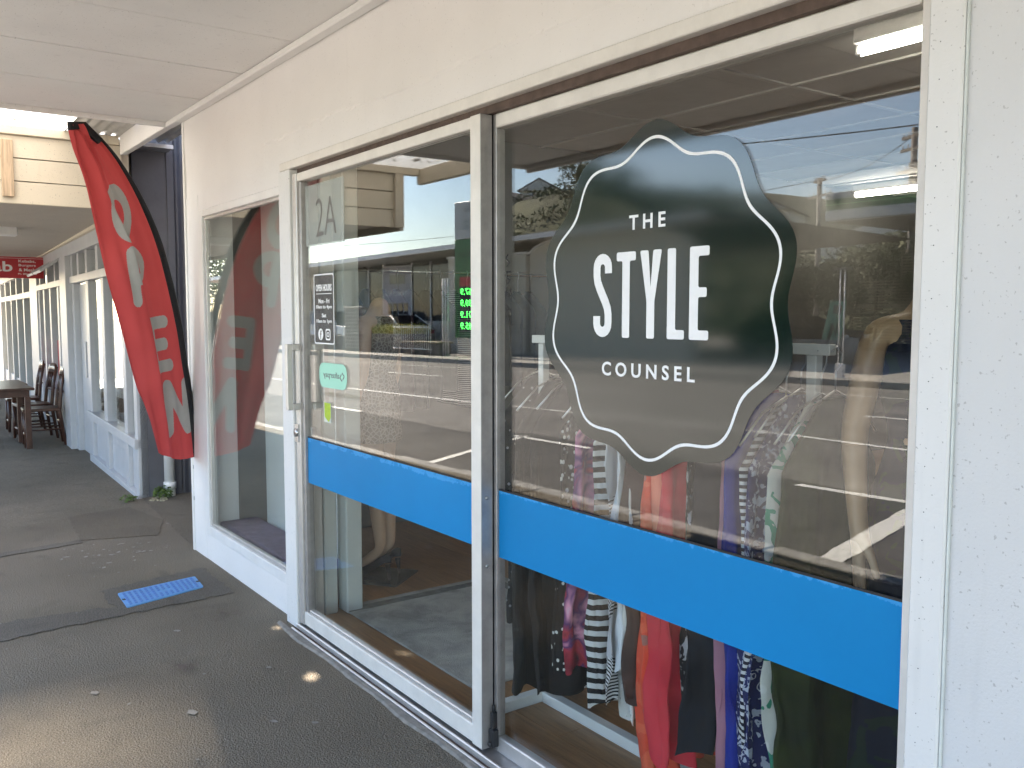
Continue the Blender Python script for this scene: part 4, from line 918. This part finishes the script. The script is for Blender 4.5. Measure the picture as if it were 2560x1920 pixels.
POS = {'O': (0.515, 2.059, .20), 'P': (0.408, 1.716, .16), 'E': (0.238, 1.314, .12), 'N': (0.097, 0.927, .05)}
NU, NV = 190, 600
def letter_at(s, z):
    for k, (cs, cz, rot) in POS.items():
        dx, dz = -(s - cs), z - cz            # letters read with the pole on the right
        if abs(dx) < .2 and abs(dz) < .2:
            c_, s_ = math.cos(rot), math.sin(rot); x, y = dx * c_ + dz * s_, -dx * s_ + dz * c_
            if LET[k](x / .95, y / 1.15): return True
    return False
mb = MB(); mb.grid(lambda u, v: f3(*fsz(.10 + .90 * u, v), fdisp(.10 + .90 * u, v)), NU, NV); cl = mb.build('cloth', M_FLAG, flag)
cl.data.materials.append(M_FLAGL)
idx = []
for j in range(NV):
    for i in range(NU): idx.append(1 if letter_at(*fsz(.10 + .90 * (i + .5) / NU, (j + .5) / NV)) else 0)
cl.data.polygons.foreach_set('material_index', idx)
def sleeve(u, v):
    k = u * 2 * math.pi; w_ = .105; s, z = fsz(w_ * (.5 + .5 * math.cos(k)) - .012, min(v * 1.0, 1)); return f3(s, z, .016 * math.sin(k))
mb = MB(); mb.grid(sleeve, 14, 120, close=True); mb.build('sleeve', M_BLACKF, flag)
tp = MB(); tp.prism([(0.610, 2.453), (0.723, 2.524), (0.826, 2.506), (0.822, 2.462), (0.739, 2.484), (0.640, 2.423)], lambda a, b, t: tuple(f3(a, b, t)), -.008, .012); tp.build('top_cap', M_BLACKF, flag)
MB().tube([f3(-.08, .30, 0), f3(-.076, .45, 0), f3(-.068, .62, 0)], .016, 12).build('pole_foot', M_PVC, flag)
MB().tube([f3(*lerpc(PE, k / 40), 0) for k in range(41)], .008, 8).build('pole', M_BLACKM, flag)
for z in (.335, .535):
    b_ = MB(); c0 = f3(-.078, z, 0); b_.tube([c0 + Vector((0, 0, -.012)), c0 + Vector((0, 0, .012))], .022, 12); b_.box(c0.x - .03, c0.x + .015, c0.y, .02, z - .012, z + .012); b_.build('bracket', M_STEEL, flag)

# ================================================================ TABLES, CHAIRS, SIGN ON THE LEFT
def chair(label, loc, rz):
    t = thing('wooden_chair', label, 'chair', loc, rz, 'wooden chairs outside the left shop')
    bx('seat', M_CHAIR, -.21, .21, -.2, .2, .42, .455, t, .008)
    for sx in (-1, 1):
        MB().tube([(sx * .18, -.17, .42), (sx * .185, -.18, 0)], [.022, .018], 8).build('leg', M_CHAIR, t)
        MB().tube([(sx * .18, .25, 0), (sx * .18, .19, .42), (sx * .175, .22, .70), (sx * .17, .27, .92)], [.018, .022, .02, .018], 8).build('leg', M_CHAIR, t)
    for z, hh in ((.84, .09), (.62, .04)):
        mb = MB(); mb.grid(lambda u, v: (-.175 + .35 * u, (.205 if z < .7 else .25) + .018 * math.sin(math.pi * u) + .02 * v, z + hh * v + (.025 * math.sin(math.pi * u) if v > .5 and z > .7 else 0)), 8, 1); o = mb.build('back_rail', M_CHAIR, t); sd = o.modifiers.new('thick', 'SOLIDIFY'); sd.thickness = .02
    for sx in (-.09, 0, .09): MB().tube([(sx, .21, .65), (sx, .255, .85)], .011, 6).build('spindle', M_CHAIR, t)
    for z, a, b in ((.2, (-.18, -.17), (-.18, .21)), (.2, (.18, -.17), (.18, .21)), (.14, (-.18, -.175), (.18, -.175)), (.28, (-.18, .2), (.18, .2))):
        MB().tube([(a[0], a[1], z), (b[0], b[1], z)], .011, 6).build('stretcher', M_CHAIR, t)
    return t
chair('nearest brown wooden chair beside the outdoor tables', (-12.05, .03, fz(-12)), rad(-4)); chair('middle brown wooden chair beside the outdoor tables', (-12.85, .05, fz(-12.8)), rad(3)); chair('farthest brown wooden chair beside the outdoor tables', (-13.9, .07, fz(-13.9)), rad(-2))
def table(label, loc):
    t = thing('wooden_table', label, 'table', loc, 0, 'wooden tables outside the left shop')
    bx('tabletop', M_CHAIR, -.4, .4, -.45, .35, .69, .72, t, .006); bx('apron', M_CHAIR, -.35, .35, -.4, .3, .61, .69, t, .003)
    for sx in (-1, 1):
        for y in (-.38, .28): bx('leg', M_CHAIR, sx * .33 - .03, sx * .33 + .03, y - .03, y + .03, 0, .61, t, .004)
table('nearer brown wooden table at the left edge of the footpath', (-12.1, -.42, fz(-12))); table('farther brown wooden table behind the first one', (-13.1, -.36, fz(-13)))
ks = thing('hanging_sign', 'red hanging sign reading Kebabs, Burgers & Meals under the left verandah', 'sign', (-14.0, -.2, 2.14))
bx('board', M_RED, -.03, .03, -.75, .61, -.155, .135, ks, .003); bx('trim', M_WTXT, .0302, .0312, -.75, .61, .112, .116, ks)
KM = lambda y, z: Matrix.Translation((.0312, y, z)) @ Matrix.Rotation(rad(90), 4, 'Z') @ Matrix.Rotation(rad(90), 4, 'X')
text('lettering', 'Kebab', M_WTXT, KM(-.10, .0), parent=ks, width=.66, height=.14, offset=.02)
for i, (tx_, w_) in enumerate((('Kebabs,', .21), ('Burgers', .21), ('& Meals', .21), ('Ph. (06) 757 6', .23))): text('lettering', tx_, M_WTXT, KM(.41, .075 - i * .058), parent=ks, width=w_, height=.042 if i < 3 else .026, offset=.02)
for y in (-.5, .45): MB().tube([(0, y, .135), (0, y, .25)], .006, 6).build('hanger', M_STEEL, ks)

# ================================================================ ACROSS THE STREET (seen in the glass)
fb = thing('far_shops', 'low flat-roofed shops across the street with a long white fascia, mirrored in the glass', 'building', (-26.7, -17.24, 0), rad(171.7))
def fp(name, m, s0, s1, o0, o1, z0, z1, bev=0, parent=None, **kw):       # s along the street, o = metres towards the street
    return bx(name, m, s0, s1, -o1, -o0, z0, z1, parent or fb, bev, **kw)
fp('wall_core', M_EAVE, -1.05, 3.08, -.3, -.02, 0, 3.55); fp('wall_core', M_EAVE, -8, -1.05, -.6, -.24, 0, 3.6)
zr = [.02, .96, 1.90, 2.80, 3.60]
for (s0, s1, o) in ((-1.08, .95, 0), (.97, 3.1, 0), (-3.4, -1.10, -.22), (-5.75, -3.42, -.22), (-8.0, -5.77, -.22)):
    for z0, z1 in zip(zr, zr[1:]): fp('wall_panel', M_BLOCK, s0 + .012, s1 - .012, o - .03, o, z0 + .012, z1 - .012, .01)
fp('coping', M_FASC, -1.12, 3.14, -.34, .05, 3.6, 3.68, .01)
ar = [(-1.10, 3.6)] + [(-1.10 - 6.9 * k / 24, 3.62 + .62 * math.sin(math.pi * k / 24) ** .6) for k in range(25)] + [(-8.0, 3.6)]
MB().prism(ar, lambda a, b, t: (a, -t, b), -.28, -.23).build('arch_gable', M_BLOCK, fb)
cp = MB()
for k in range(24):
    a, b = ar[k + 1], ar[k + 2]; cp.prism([(a[0], a[1]), (b[0], b[1]), (b[0], b[1] + .07), (a[0], a[1] + .07)], lambda p, q, t: (p, -t, q), -.32, -.15)
cp.build('arch_coping', M_FASC, fb)
for ch_, z in (('E', 1.05), ('F', .32)): text('lettering', ch_, M_DTXT, Matrix.Translation((-.86, -.012, z)) @ Matrix.Rotation(rad(180), 4, 'Z') @ Matrix.Rotation(rad(90), 4, 'X'), parent=fb, width=.09, height=.14)
def slope(name, m, s0, s1, o0, o1, za, zb, h):
    vs = [(s, -o, z + d) for s, z in ((s0, za), (s1, zb)) for o in (o0, o1) for d in (0, h)]
    MB().add(vs, [(0, 1, 3, 2), (4, 6, 7, 5), (0, 4, 5, 1), (2, 3, 7, 6), (0, 2, 6, 4), (1, 5, 7, 3)]).build(name, m, fb)
slope('fascia', M_FASC, -9, 24, .52, .58, 4.28, 3.20, .17); slope('eave_lining', M_EAVE, -9, 24, -1.6, .515, 4.29, 3.21, .02); slope('roof', M_ROOF, -9, 24, -14, .50, 4.44, 3.36, .03)
fp('back_wall', M_EAVE, 3.1, 24, -4.2, -4.0, 0, 3.3); fp('wall_core', M_GREYC, 3.1, 4.7, -1.7, -1.5, 0, 3.75); fp('shop_floor', M_CONC, 3.1, 24, -4, -1.5, 0, .05)
fp('column', M_GREYC, 11.6, 13.0, -1.7, -1.3, 0, 3.5, .02); fp('column', M_GREYC, 10.6, 11.58, -1.75, -1.5, 0, 3.5, .01, label='grey-green wall beside the glazing')
for s_ in (4.7, 6.0, 7.3, 9.35, 10.5): fp('mullion', M_FASC, s_, s_ + .07, -1.6, -1.5, .06, 3.7)
for a, b in ((4.77, 6.0), (6.07, 7.3), (9.42, 10.5)): fp('window_pane', M_WGLASS, a, b, -1.57, -1.55, 1.2, 3.6)
fp('stall_riser', M_BLOCK, 3.12, 10.6, -1.62, -1.49, 0, 1.2)
fp('poster_wall', M_LILAC, 7.37, 9.35, -1.60, -1.52, 1.2, 3.6)
text('lettering', 'NEW PLYMOUTH', M_WTXT, Matrix.Translation((8.36, 1.515, 2.38)) @ Matrix.Rotation(rad(180), 4, 'Z') @ Matrix.Rotation(rad(90), 4, 'X'), parent=fb, width=1.8, height=.22, offset=.01)
for k in range(4): fp('small_window', M_WGLASS, 7.6 + k * .38, 7.9 + k * .38, -1.52, -1.505, 1.25, 1.95)
fp('sign_panel', M_WGLASS, 7.8, 8.9, -1.52, -1.505, 2.8, 3.2)
for a in (13.2, 15.5, 18, 21): fp('window_pane', M_WGLASS, a, a + 1.9, -1.6, -1.55, .5, 2.7); fp('mullion', M_FASC, a + 1.9, a + 2.05, -1.6, -1.5, 0, 2.9)
fp('wall_core', M_BLOCK, 13.0, 24, -1.8, -1.61, 0, 3.3)
fp('roof_tank', M_STONE, 2.6, 4.4, -2.4, -1.6, 4.1, 4.62, .02)

pil = thing('stone_pillar', 'dark cobbled stone pillar at the kerb of the far shops', 'pillar', (-26.7, -17.24, 0), rad(171.7))
bx('core', M_MORT, 5.82, 7.08, -2.1, -1.2, 0, 1.70, pil); st_ = MB(); rr = random.Random(8)
for i in range(9):
    for j in range(12):
        cs, cz = 5.87 + i * .14 + (.07 if j % 2 else 0), .08 + j * .14; r0 = rr.uniform(.045, .065)
        if cs < 7.06: st_.prism([(cs + r0 * rr.uniform(.8, 1.15) * math.cos(t), cz + r0 * rr.uniform(.8, 1.1) * math.sin(t)) for t in [k * 1.047 for k in range(6)]], lambda a, b, t: (a, -t, b), 2.1, 2.13)
st_.build('stones', M_STONE, pil, kind='stuff'); bx('cap', M_CONC, 5.78, 7.12, -2.16, -1.15, 1.70, 1.78, pil, .02)
plt = thing('planter_wall', 'long dark planter wall with yellow-green grass beside the stone pillar', 'planter', (-26.7, -17.24, 0), rad(171.7))
bx('wall', M_STONE, 3.4, 5.79, -1.75, -.4, 0, .72, plt, .02); bx('wall', M_STONE, 7.1, 12, -1.75, -1.5, 0, .6, plt, .02)
mb = MB(); rr = random.Random(1)
for _ in range(1400):
    x, y = rr.uniform(3.5, 5.75), rr.uniform(-1.7, -.5); h = rr.uniform(.2, .45); a = rr.uniform(0, 6.28); q = Vector((math.cos(a), math.sin(a), 0)) * .02; l_ = Vector((rr.gauss(0, .12), rr.gauss(0, .12), h)); p = Vector((x, y, .71)); mb.add([p - q, p + q, p + l_], [(0, 1, 2)])
mb.build('grass', M_GRASSY, plt, kind='stuff')
bn = thing('bench_box', 'dark box bench in front of the far shops behind a steel railing', 'bench', (-26.7, -17.24, 0), rad(171.7)); bx('box', M_STONE, 1.15, 3.3, -2.1, -1.5, .02, .42, bn, .02); bx('top', M_SLATD, 1.10, 3.35, -2.15, -1.45, .421, .48, bn, .01)
rl = thing('steel_railing', 'thin steel railing by the dark bench across the street', 'railing', (-26.7, -17.24, 0), rad(171.7))
for z in (.22, 1.0): MB().tube([(1.3, -2.3, z), (3.55, -2.3, z)], .018, 6).build('rail', M_FASC, rl)
for k in range(19): MB().tube([(1.35 + k * .12, -2.3, 0 if k in (0, 9, 18) else .22), (1.35 + k * .12, -2.3, 1.2 if k in (0, 9, 18) else 1.08)], .010, 6).build('baluster', M_FASC, rl)
for k in (0, .14, .28): MB().tube([(.85 + k, -1.9, 0), (.85 + k, -1.9, 2.75)], .03, 8).build('baluster', M_FASC, rl)

py = thing('pylon_sign', 'tall green and white fuel price pylon with green digits', 'sign', (-26.7, -17.24, 0), rad(171.7))
bx('base_box', M_BLOCK, -.55, .68, -1.65, -1.35, .05, .66, py, .02); bx('green_panel', M_GREEN, -.6, .72, -1.7, -1.3, .66, 4.10, py, .02); bx('white_panel', M_SIGNW, -.6, .72, -1.7, -1.3, 4.103, 5.4, py, .02)
YM = lambda x, z: Matrix.Translation((x, -1.7035, z)) @ Matrix.Rotation(rad(0), 4, 'Z') @ Matrix.Rotation(rad(90), 4, 'X')
YR = lambda x, z: Matrix.Translation((x, -1.7035, z)) @ Matrix.Rotation(rad(90), 4, 'X')
text('lettering', 'bp', M_DTXT, YR(.05, 5.1), parent=py, width=.32, height=.22)
fw = MB()
for k in range(18):
    a = k * math.pi / 9; fw.prism([(.05 + .06 * math.cos(a - .1), 4.62 + .06 * math.sin(a - .1)), (.05 + .30 * math.cos(a), 4.62 + .30 * math.sin(a)), (.05 + .06 * math.cos(a + .1), 4.62 + .06 * math.sin(a + .1))], lambda p, q, t: (p, -t, q), 1.7005, 1.703)
fw.build('sunburst', mat('grey_green_print', (.16, .24, .17), .6), py)
bx('price_panel', M_BLACKM, -.45, .45, -1.7035, -1.7005, .85, 2.45, py); bx('red_panel', M_RED, -.45, .45, -1.7035, -1.7005, 2.46, 2.78, py)
for k, tx_ in enumerate(('267.9', '289.9', '301.9', '245.9')): text('digits', tx_, M_LED, YR(.0, 2.27 - k * .40), parent=py, width=.82, height=.24, offset=.02)
text('lettering', 'Wild bean', M_BLACKM, YR(.05, 3.6), parent=py, width=.9, height=.25)

def car(label, m, loc, rz, suv=False):
    t = thing('parked_car', label, 'car', loc, rz, 'cars across the street')
    H = 1.62 if suv else 1.45
    prof = [(-2.15, .38), (-2.2, .62), (-2.12, .86), (-1.95, .93), (-.95, 1.0), (-.4, 1.02), (1.2, 1.02), (1.95, .98), (2.15, .90), (2.2, .55), (2.12, .34)]
    mb = MB(); n = len(prof)
    for (w0, inset) in ((0, 0),):
        rows = [(-.86, .92), (-.88, 1.0), (-.80, 1.0), (.80, 1.0), (.88, 1.0), (.86, .92)]
        vs = [(x * k, y, .32 + (z - .32) * (k if abs(y) > .85 else 1)) for y, k in rows for x, z in prof]
        fs = [(r * n + i, r * n + i + 1, (r + 1) * n + i + 1, (r + 1) * n + i) for r in range(5) for i in range(n - 1)] + [(r * n + n - 1, r * n, (r + 1) * n, (r + 1) * n + n - 1) for r in range(5)] + [tuple(range(n)), tuple(range(5 * n, 6 * n))[::-1]]
        mb.add(vs, fs, True)
    mb.build('body', m, t)
    cab = [(-1.05, 1.0), (-.35, H - .04), (.1, H), (1.2, H - .02), (1.95, 1.0)] if not suv else [(-1.05, 1.0), (-.45, H - .04), (0, H), (1.7, H - .02), (2.08, 1.0)]
    k = len(cab); vs = [(x, y * (1 if z < 1.1 else .80), z) for y in (-.80, .80) for x, z in cab]
    MB().add(vs, [tuple(range(k)), tuple(range(k, 2 * k))[::-1]] + [(i, i + 1, k + i + 1, k + i) for i in range(k - 1)]).build('cabin', M_DGLASS, t)
    vs = [(x, y, z + .012) for y in (-.66, .66) for x, z in cab[1:-1]]; q = k - 2; MB().add(vs + [(x, y, z - .05) for x, y, z in vs], [(i, i + 1, q + i + 1, q + i) for i in range(q - 1)] + [(0, 2 * q, 2 * q + q - 1, q - 1), (q, 2 * q - 1, 4 * q - 1, 3 * q)], False).build('roof', m, t)
    for s in (-1, 1):
        for a, b in ((0, 1), (k - 2, k - 1)):
            MB().tube([(cab[a][0], s * .80 * (1 if cab[a][1] < 1.1 else .8), cab[a][1]), (cab[b][0], s * .80 * (1 if cab[b][1] < 1.1 else .8), cab[b][1])], .035, 6).build('pillar', m, t)
        MB().tube([(cab[1][0] + .75, s * .645, H - .03), (cab[1][0] + .8, s * .81, 1.0)], .03, 6).build('pillar', m, t)
        for x in (-1.35, 1.35):
            w_ = MB(); w_.tube([(x, s * .70, .32), (x, s * .90, .32)], .32, 20); wo = w_.build('wheel', M_TYRE, t); MB().tube([(x, s * .895, .32), (x, s * .91, .32)], .2, 16).build('rim', M_STEEL, wo)
        bx('headlight', M_LAMP, -2.19, -2.05, min(s * .5, s * .82), max(s * .5, s * .82), .66, .80, t, .02); bx('tail_light', M_RED, 2.06, 2.19, min(s * .6, s * .84), max(s * .6, s * .84), .68, .85, t, .02)
    return t
def lo(s, o): v = Vector((-26.7 - s * .9895 + o * .144, -17.24 + s * .144 + o * .9895, 0)); return v
car('white station wagon parked beyond the stone pillar', M_CARW, lo(10.2, .35), rad(171.7), True)
car('white hatchback whose nose shows behind the planter grass', M_CARW, lo(6.9, .2) , rad(-8.3))
car('pink-red car mirrored at the far left of the display window', M_CARR, (-52, -13.2, 0), rad(178)); car('silver car standing beyond the red one', M_CARS, (-60, -13.0, 0), rad(178))
car('dark car half hidden behind the slim white pole', M_CARD, (-19.6, -24.8, 0), rad(175))

# service station
ss = thing('station_canopy', 'green and white service station canopy on posts', 'canopy', (-18.8, -25, 0), rad(-2))
bx('fascia_top', M_SIGNW, 0, 20, -13, 0, 5.34, 5.57, ss, .02); bx('fascia_green', M_GREEN, .03, 20, -12.97, -.03, 4.98, 5.338, ss); bx('trim_line', M_GREENL, .0, 20, -.029, -.005, 5.15, 5.18, ss); bx('fascia_low', M_SIGNW, .01, 20, -12.99, -.01, 4.63, 4.978, ss, .02)
bx('ceiling_lining', M_BLOCK, .1, 19.9, -12.9, -.1, 4.60, 4.628, ss)
for x in (4.5, 12): bx('post', M_SIGNW, x, x + .4, -6.5, -6.1, 0, 4.6, ss, .02)
sf_ = thing('slat_fence', 'tall horizontal slat timber fence beyond the station canopy', 'fence', (-21.7, -31, .0), rad(-3))
for (x0, x1, h) in ((0, 2.1, 2.85), (2.1, 5.2, 3.9), (5.2, 9.5, 4.0)):
    z = .32
    while z < h: bx('slat', M_SLAT, x0 + .01, x1 - .01, .0, .03, z, z + .065, sf_); z += .115
    for x in (x0, (x0 + x1) / 2): bx('post', M_SLATD, x, x + .09, -.1, -.002, 0, h + .02, sf_)
bx('plinth', M_STONE, 0, 9.5, -.15, -.101, 0, .32, sf_)
sp_ = thing('street_post', 'slim white double-tube post on the far kerb', 'post', (-12.36, -16.6, 0))
for x in (-.06, .06): MB().tube([(x, 0, .2), (x, 0, 2.5)], .014, 8).build('tube', M_FASC, sp_)
bx('sign_plate', M_BLACKM, -.25, .25, -.03, .03, 2.5, 2.56, sp_, .005); bx('foot', M_FASC, -.1, .1, -.06, .06, 0, .34, sp_, .01)
ab = thing('mint_board', 'leaning mint green board with a dark arrow', 'board', (-17.3, -23.5, .45), rad(0))
MB().prism([(-.45, 0), (.25, 0), (.42, 1.45), (-.12, 1.45)], lambda a, b, t: (a, t, b), -.03, .03).build('board', M_MINT, ab)
MB().prism([(-.02, 1.05), (.30, 1.05), (.30, 1.32), (.02, 1.32)], lambda a, b, t: (a, t, b), .0305, .034).build('window_print', M_DTXT, ab)
MB().prism(rpoly([(-.22, .12), (-.14, .12), (.02, .55), (.10, .30), (.20, .75), (.16, .78), (.09, .48), (.0, .75), (-.05, .72)], .01, 2), lambda a, b, t: (a, t, b), .0305, .034).build('arrow_print', M_BLACKM, ab)
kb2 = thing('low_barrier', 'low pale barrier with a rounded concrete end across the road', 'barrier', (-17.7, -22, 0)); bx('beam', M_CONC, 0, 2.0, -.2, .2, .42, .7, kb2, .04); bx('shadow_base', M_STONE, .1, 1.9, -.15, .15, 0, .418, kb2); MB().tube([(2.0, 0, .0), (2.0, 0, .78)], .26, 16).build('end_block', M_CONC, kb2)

# hillside, houses, poles, trees
def sst(t): t = max(0, min(1, t)); return t * t * (3 - 2 * t)
def hz(x, y):
    d = max(0, -y - 40); h = 6 * min(1, d / 14) ** 1.2 + max(0, d - 14) * .05
    h += 8.0 * sst((-48 - x) / 22) * min(1, d / 18); k = sst((1.56 - x / y) / .13) * sst((60 - x) / 30)
    return h * k + .5 * mnoise.noise(Vector((x * .08, y * .08, 0))) * min(1, d / 5) - .05
MB().grid(lambda u, v: (-150 + 230 * u, -36 - 90 * v, hz(-150 + 230 * u, -36 - 90 * v)), 90, 50).build('hillside', M_HILL, kind='structure')
def house(name, label, loc, rz, w, d, h, rh, m=None):
    t = thing(name, label, 'house', loc, rz)
    bx('wall', m or M_HOUSE, -w / 2, w / 2, -d / 2, d / 2, -2, h, t)
    r_ = MB(); o_ = .4; r_.add([(-w / 2 - o_, -d / 2 - o_, h), (w / 2 + o_, -d / 2 - o_, h), (w / 2 + o_, d / 2 + o_, h), (-w / 2 - o_, d / 2 + o_, h), (0, -d / 2 - o_, h + rh), (0, d / 2 + o_, h + rh)], [(0, 4, 5, 3), (1, 2, 5, 4), (0, 1, 4), (3, 5, 2), (0, 3, 2, 1)]); r_.build('roof', M_ROOF, t)
    g = MB(); g.prism([(-w / 2, h), (w / 2, h), (0, h + rh * .86)], lambda a, b, t_: (a, t_, b), d / 2 + .41, d / 2 + .45); g.build('gable', m or M_HOUSE, t)
    for k in (-1, 0, 1):
        f = bx('window', M_FASC, k * w * .22 - w * .09, k * w * .22 + w * .09, d / 2, d / 2 + .06, h * .25, h * .88, t); bx('pane', M_WGLASS, k * w * .22 - w * .07, k * w * .22 + w * .07, d / 2 + .061, d / 2 + .08, h * .3, h * .84, f)
    return t
house('hill_house', 'white gabled house with tall windows high on the hillside', (-94.5, -72, 14.2), rad(-40), 5.2, 7, 3.0, 1.6)
house('hill_house', 'small pale house below the gabled one on the slope', (-89, -63, 12.6), rad(-20), 5, 6, 2.2, 1.3); house('hill_house', 'brown-roofed house on the hill right of the logo', (-52, -64, 7.9), rad(-25), 5, 7, 2.4, 1.3, M_BLOCK)
house('hill_house', 'white house stepping up the hillside behind the canopy', (-34, -54, 4.2), rad(-10), 7, 6, 2.2, .9)
for k, (y, z, x0, x1) in enumerate(((-44.5, 3.2, -46, -24), (-48, 6.2, -44, -26), (-51.5, 8.6, -45, -22))):
    tw = thing('terrace_fence', ['lowest', 'middle', 'highest'][k] + ' pale rail fence on the terraced hillside', 'fence', (x0, y, hz(-35, y)), 0, 'terrace fences on the hillside')
    for q in (.35, .75, 1.15): bx('rail', M_SLAT, 0, x1 - x0, 0, .08, q, q + .14, tw)
    for i in range(int((x1 - x0) / 2) + 1): bx('post', M_SLATD, i * 2.0, i * 2.0 + .12, -.13, -.01, -.8, 1.35, tw)
def upole(label, loc, h, arms, tr=False):
    t = thing('utility_pole', label, 'utility pole', loc, rad(25), 'utility poles')
    MB().tube([(0, 0, -1), (0, 0, h)], [.17, .12], 10).build('pole', M_POLE, t)
    for z, w in arms:
        bx('crossarm', M_POLE, -w, w, -.06, .06, z, z + .12, t)
        for i in (-.9, -.5, .5, .9): MB().tube([(i * w, 0, z + .12), (i * w, 0, z + .3)], .035, 6).build('insulator', M_FASC, t)
    if tr: MB().tube([(.45, .1, h - 2.6), (.45, .1, h - 1.5)], .36, 14).build('transformer', M_STONE, t)
    return t
upole('grey utility pole with two crossarms beside the logo sticker', (-29.7, -40, 0), 8.7, ((8.5, .55), (7.7, 1.2)))
upole('utility pole carrying a dark transformer over the canopy', (-20.9, -34, 0), 9.2, ((8.8, .8), (8.3, .85), (7.4, 1.1)), True)
upole('distant utility pole over the far roofs', (-75, -26, 0), 7.2, ((6.9, .9),))
def wire(label, a, b, sag):
    P = [Vector(a).lerp(Vector(b), k / 24) - Vector((0, 0, sag * 4 * (k / 24) * (1 - k / 24))) for k in range(25)]
    MB().tube(P, .016, 5).build('power_line', M_WIRE, label=label, cat='wire', group='power lines over the street')
wire('upper power line crossing the sky above the canopy', (-16.5, -17.5, 6.05), (-6, -20.5, 6.1), .1)
wire('power line running from the transformer pole to the next pole', (-20.9, -34, 8.9), (-29.7, -40, 8.6), .4); wire('power line leaving the transformer pole to the right', (-20.9, -34, 8.9), (10, -24, 9.5), .5)
wire('power line over the far shop roofs', (-75, -26, 7), (-29.7, -40, 8.6), .8)
def leafmat(nm, c): return mat(nm, c, .7, var=.45, scale=1.2)
LM = [leafmat('leaf_dark', (.035, .065, .018)), leafmat('leaf_mid', (.06, .10, .025)), leafmat('leaf_olive', (.10, .11, .03)), leafmat('leaf_bright', (.07, .14, .03))]
def tree(name, label, loc, h, r, m, n, size, seed, cat='tree', group=None, trunk=True):
    t = thing(name, label, cat, loc, 0, group); rr = random.Random(seed); mb = MB()
    for k in range(9):
        a = rr.uniform(0, 6.28); q = rr.uniform(.1, .75); c = (r * q * math.cos(a), r * q * math.sin(a), h * rr.uniform(.45, .88) if trunk else h * rr.uniform(.25, .7)); s = r * rr.uniform(.3, .55)
        leaves(mb, c, (s, s, s * .8 if trunk else min(s, h * .35)), n // 9, size, seed * 13 + k)
    mb.build('crown', m, t)
    tk = MB(); tk.tube([(0, 0, -.2), (.1, 0, h * .35), (0, .1, h * .7)], [h * .03 + .02, h * .022 + .015, .02], 7)
    for k in range(4):
        a = k * 1.6 + seed; tk.tube([(.05, 0, h * .3), (r * .45 * math.cos(a), r * .45 * math.sin(a), h * .62)], [h * .014 + .01, .01], 6)
    tk.build('trunk', M_BARK, t)
TR = [('leafy tree left of the hill house', (-80, -66, hz(-80, -66)), 5, 3, 2), ('olive tree behind the hill house', (-88, -76, hz(-88, -76)), 5.5, 3.5, 1), ('dark tree on the slope above the far shops', (-66, -58, hz(-66, -58) - 2.5), 5, 3.4, 0), ('broad olive bush above the slat fence', (-22.2, -34, 1.8), 3.2, 3.0, 2), ('bright green bush between fence and canopy', (-19.6, -31.9, 1.0), 3.0, 1.5, 3), ('dense green shrub behind the slim white pole', (-20.3, -27.5, .3), 3.3, 1.5, 1),
      ('dark evergreen behind the dark car', (-22.0, -28.5, .3), 3.4, 1.4, 0), ('wide street tree far along the road', (-58, -17.5, 0), 6.0, 3.8, 1), ('second street tree far along the road', (-68, -16.5, 0), 6.5, 4, 2), ('small palm-like tree on the hill beside the pole', (-42.5, -56, hz(-42, -56)), 2.2, 1.6, 2), ('scrubby tree below the brown-roofed house', (-47, -58, hz(-47, -58)), 2.0, 2.6, 2), ('scrub bush on the terraced slope', (-33, -50, hz(-33, -50)), 1.5, 2.4, 0), ('low scrub above the far shops', (-74, -62, hz(-74, -62) - 2), 3.5, 3.5, 2), ('grey-green bush on the skyline above the shop roof', (-33.5, -22.5, 3.6), 1.5, 1.0, 2)]
for i, (lab, loc, h, r, k) in enumerate(TR): tree('tree' if 'tree' in lab or 'evergreen' in lab else 'bush', lab, loc, h, r, LM[k], 1700, .10 + .02 * r, 50 + i, 'tree' if 'tree' in lab or 'evergreen' in lab else 'bush', 'trees and bushes across the street')

mb = MB(); rr = random.Random(77)
for _ in range(420):
    y = -41 - 36 * rr.random() ** 1.3; x = rr.uniform(-1.42, -.25) * -y
    leaves(mb, (x, y, hz(x, y) + .3), (rr.uniform(.7, 1.8), rr.uniform(.7, 1.8), rr.uniform(.4, .9)), 70, .20, rr.randrange(10 ** 6))
mb.build('hillside_scrub', LM[0], label='dark scrub covering the hillside across the street', cat='scrub', kind='stuff')
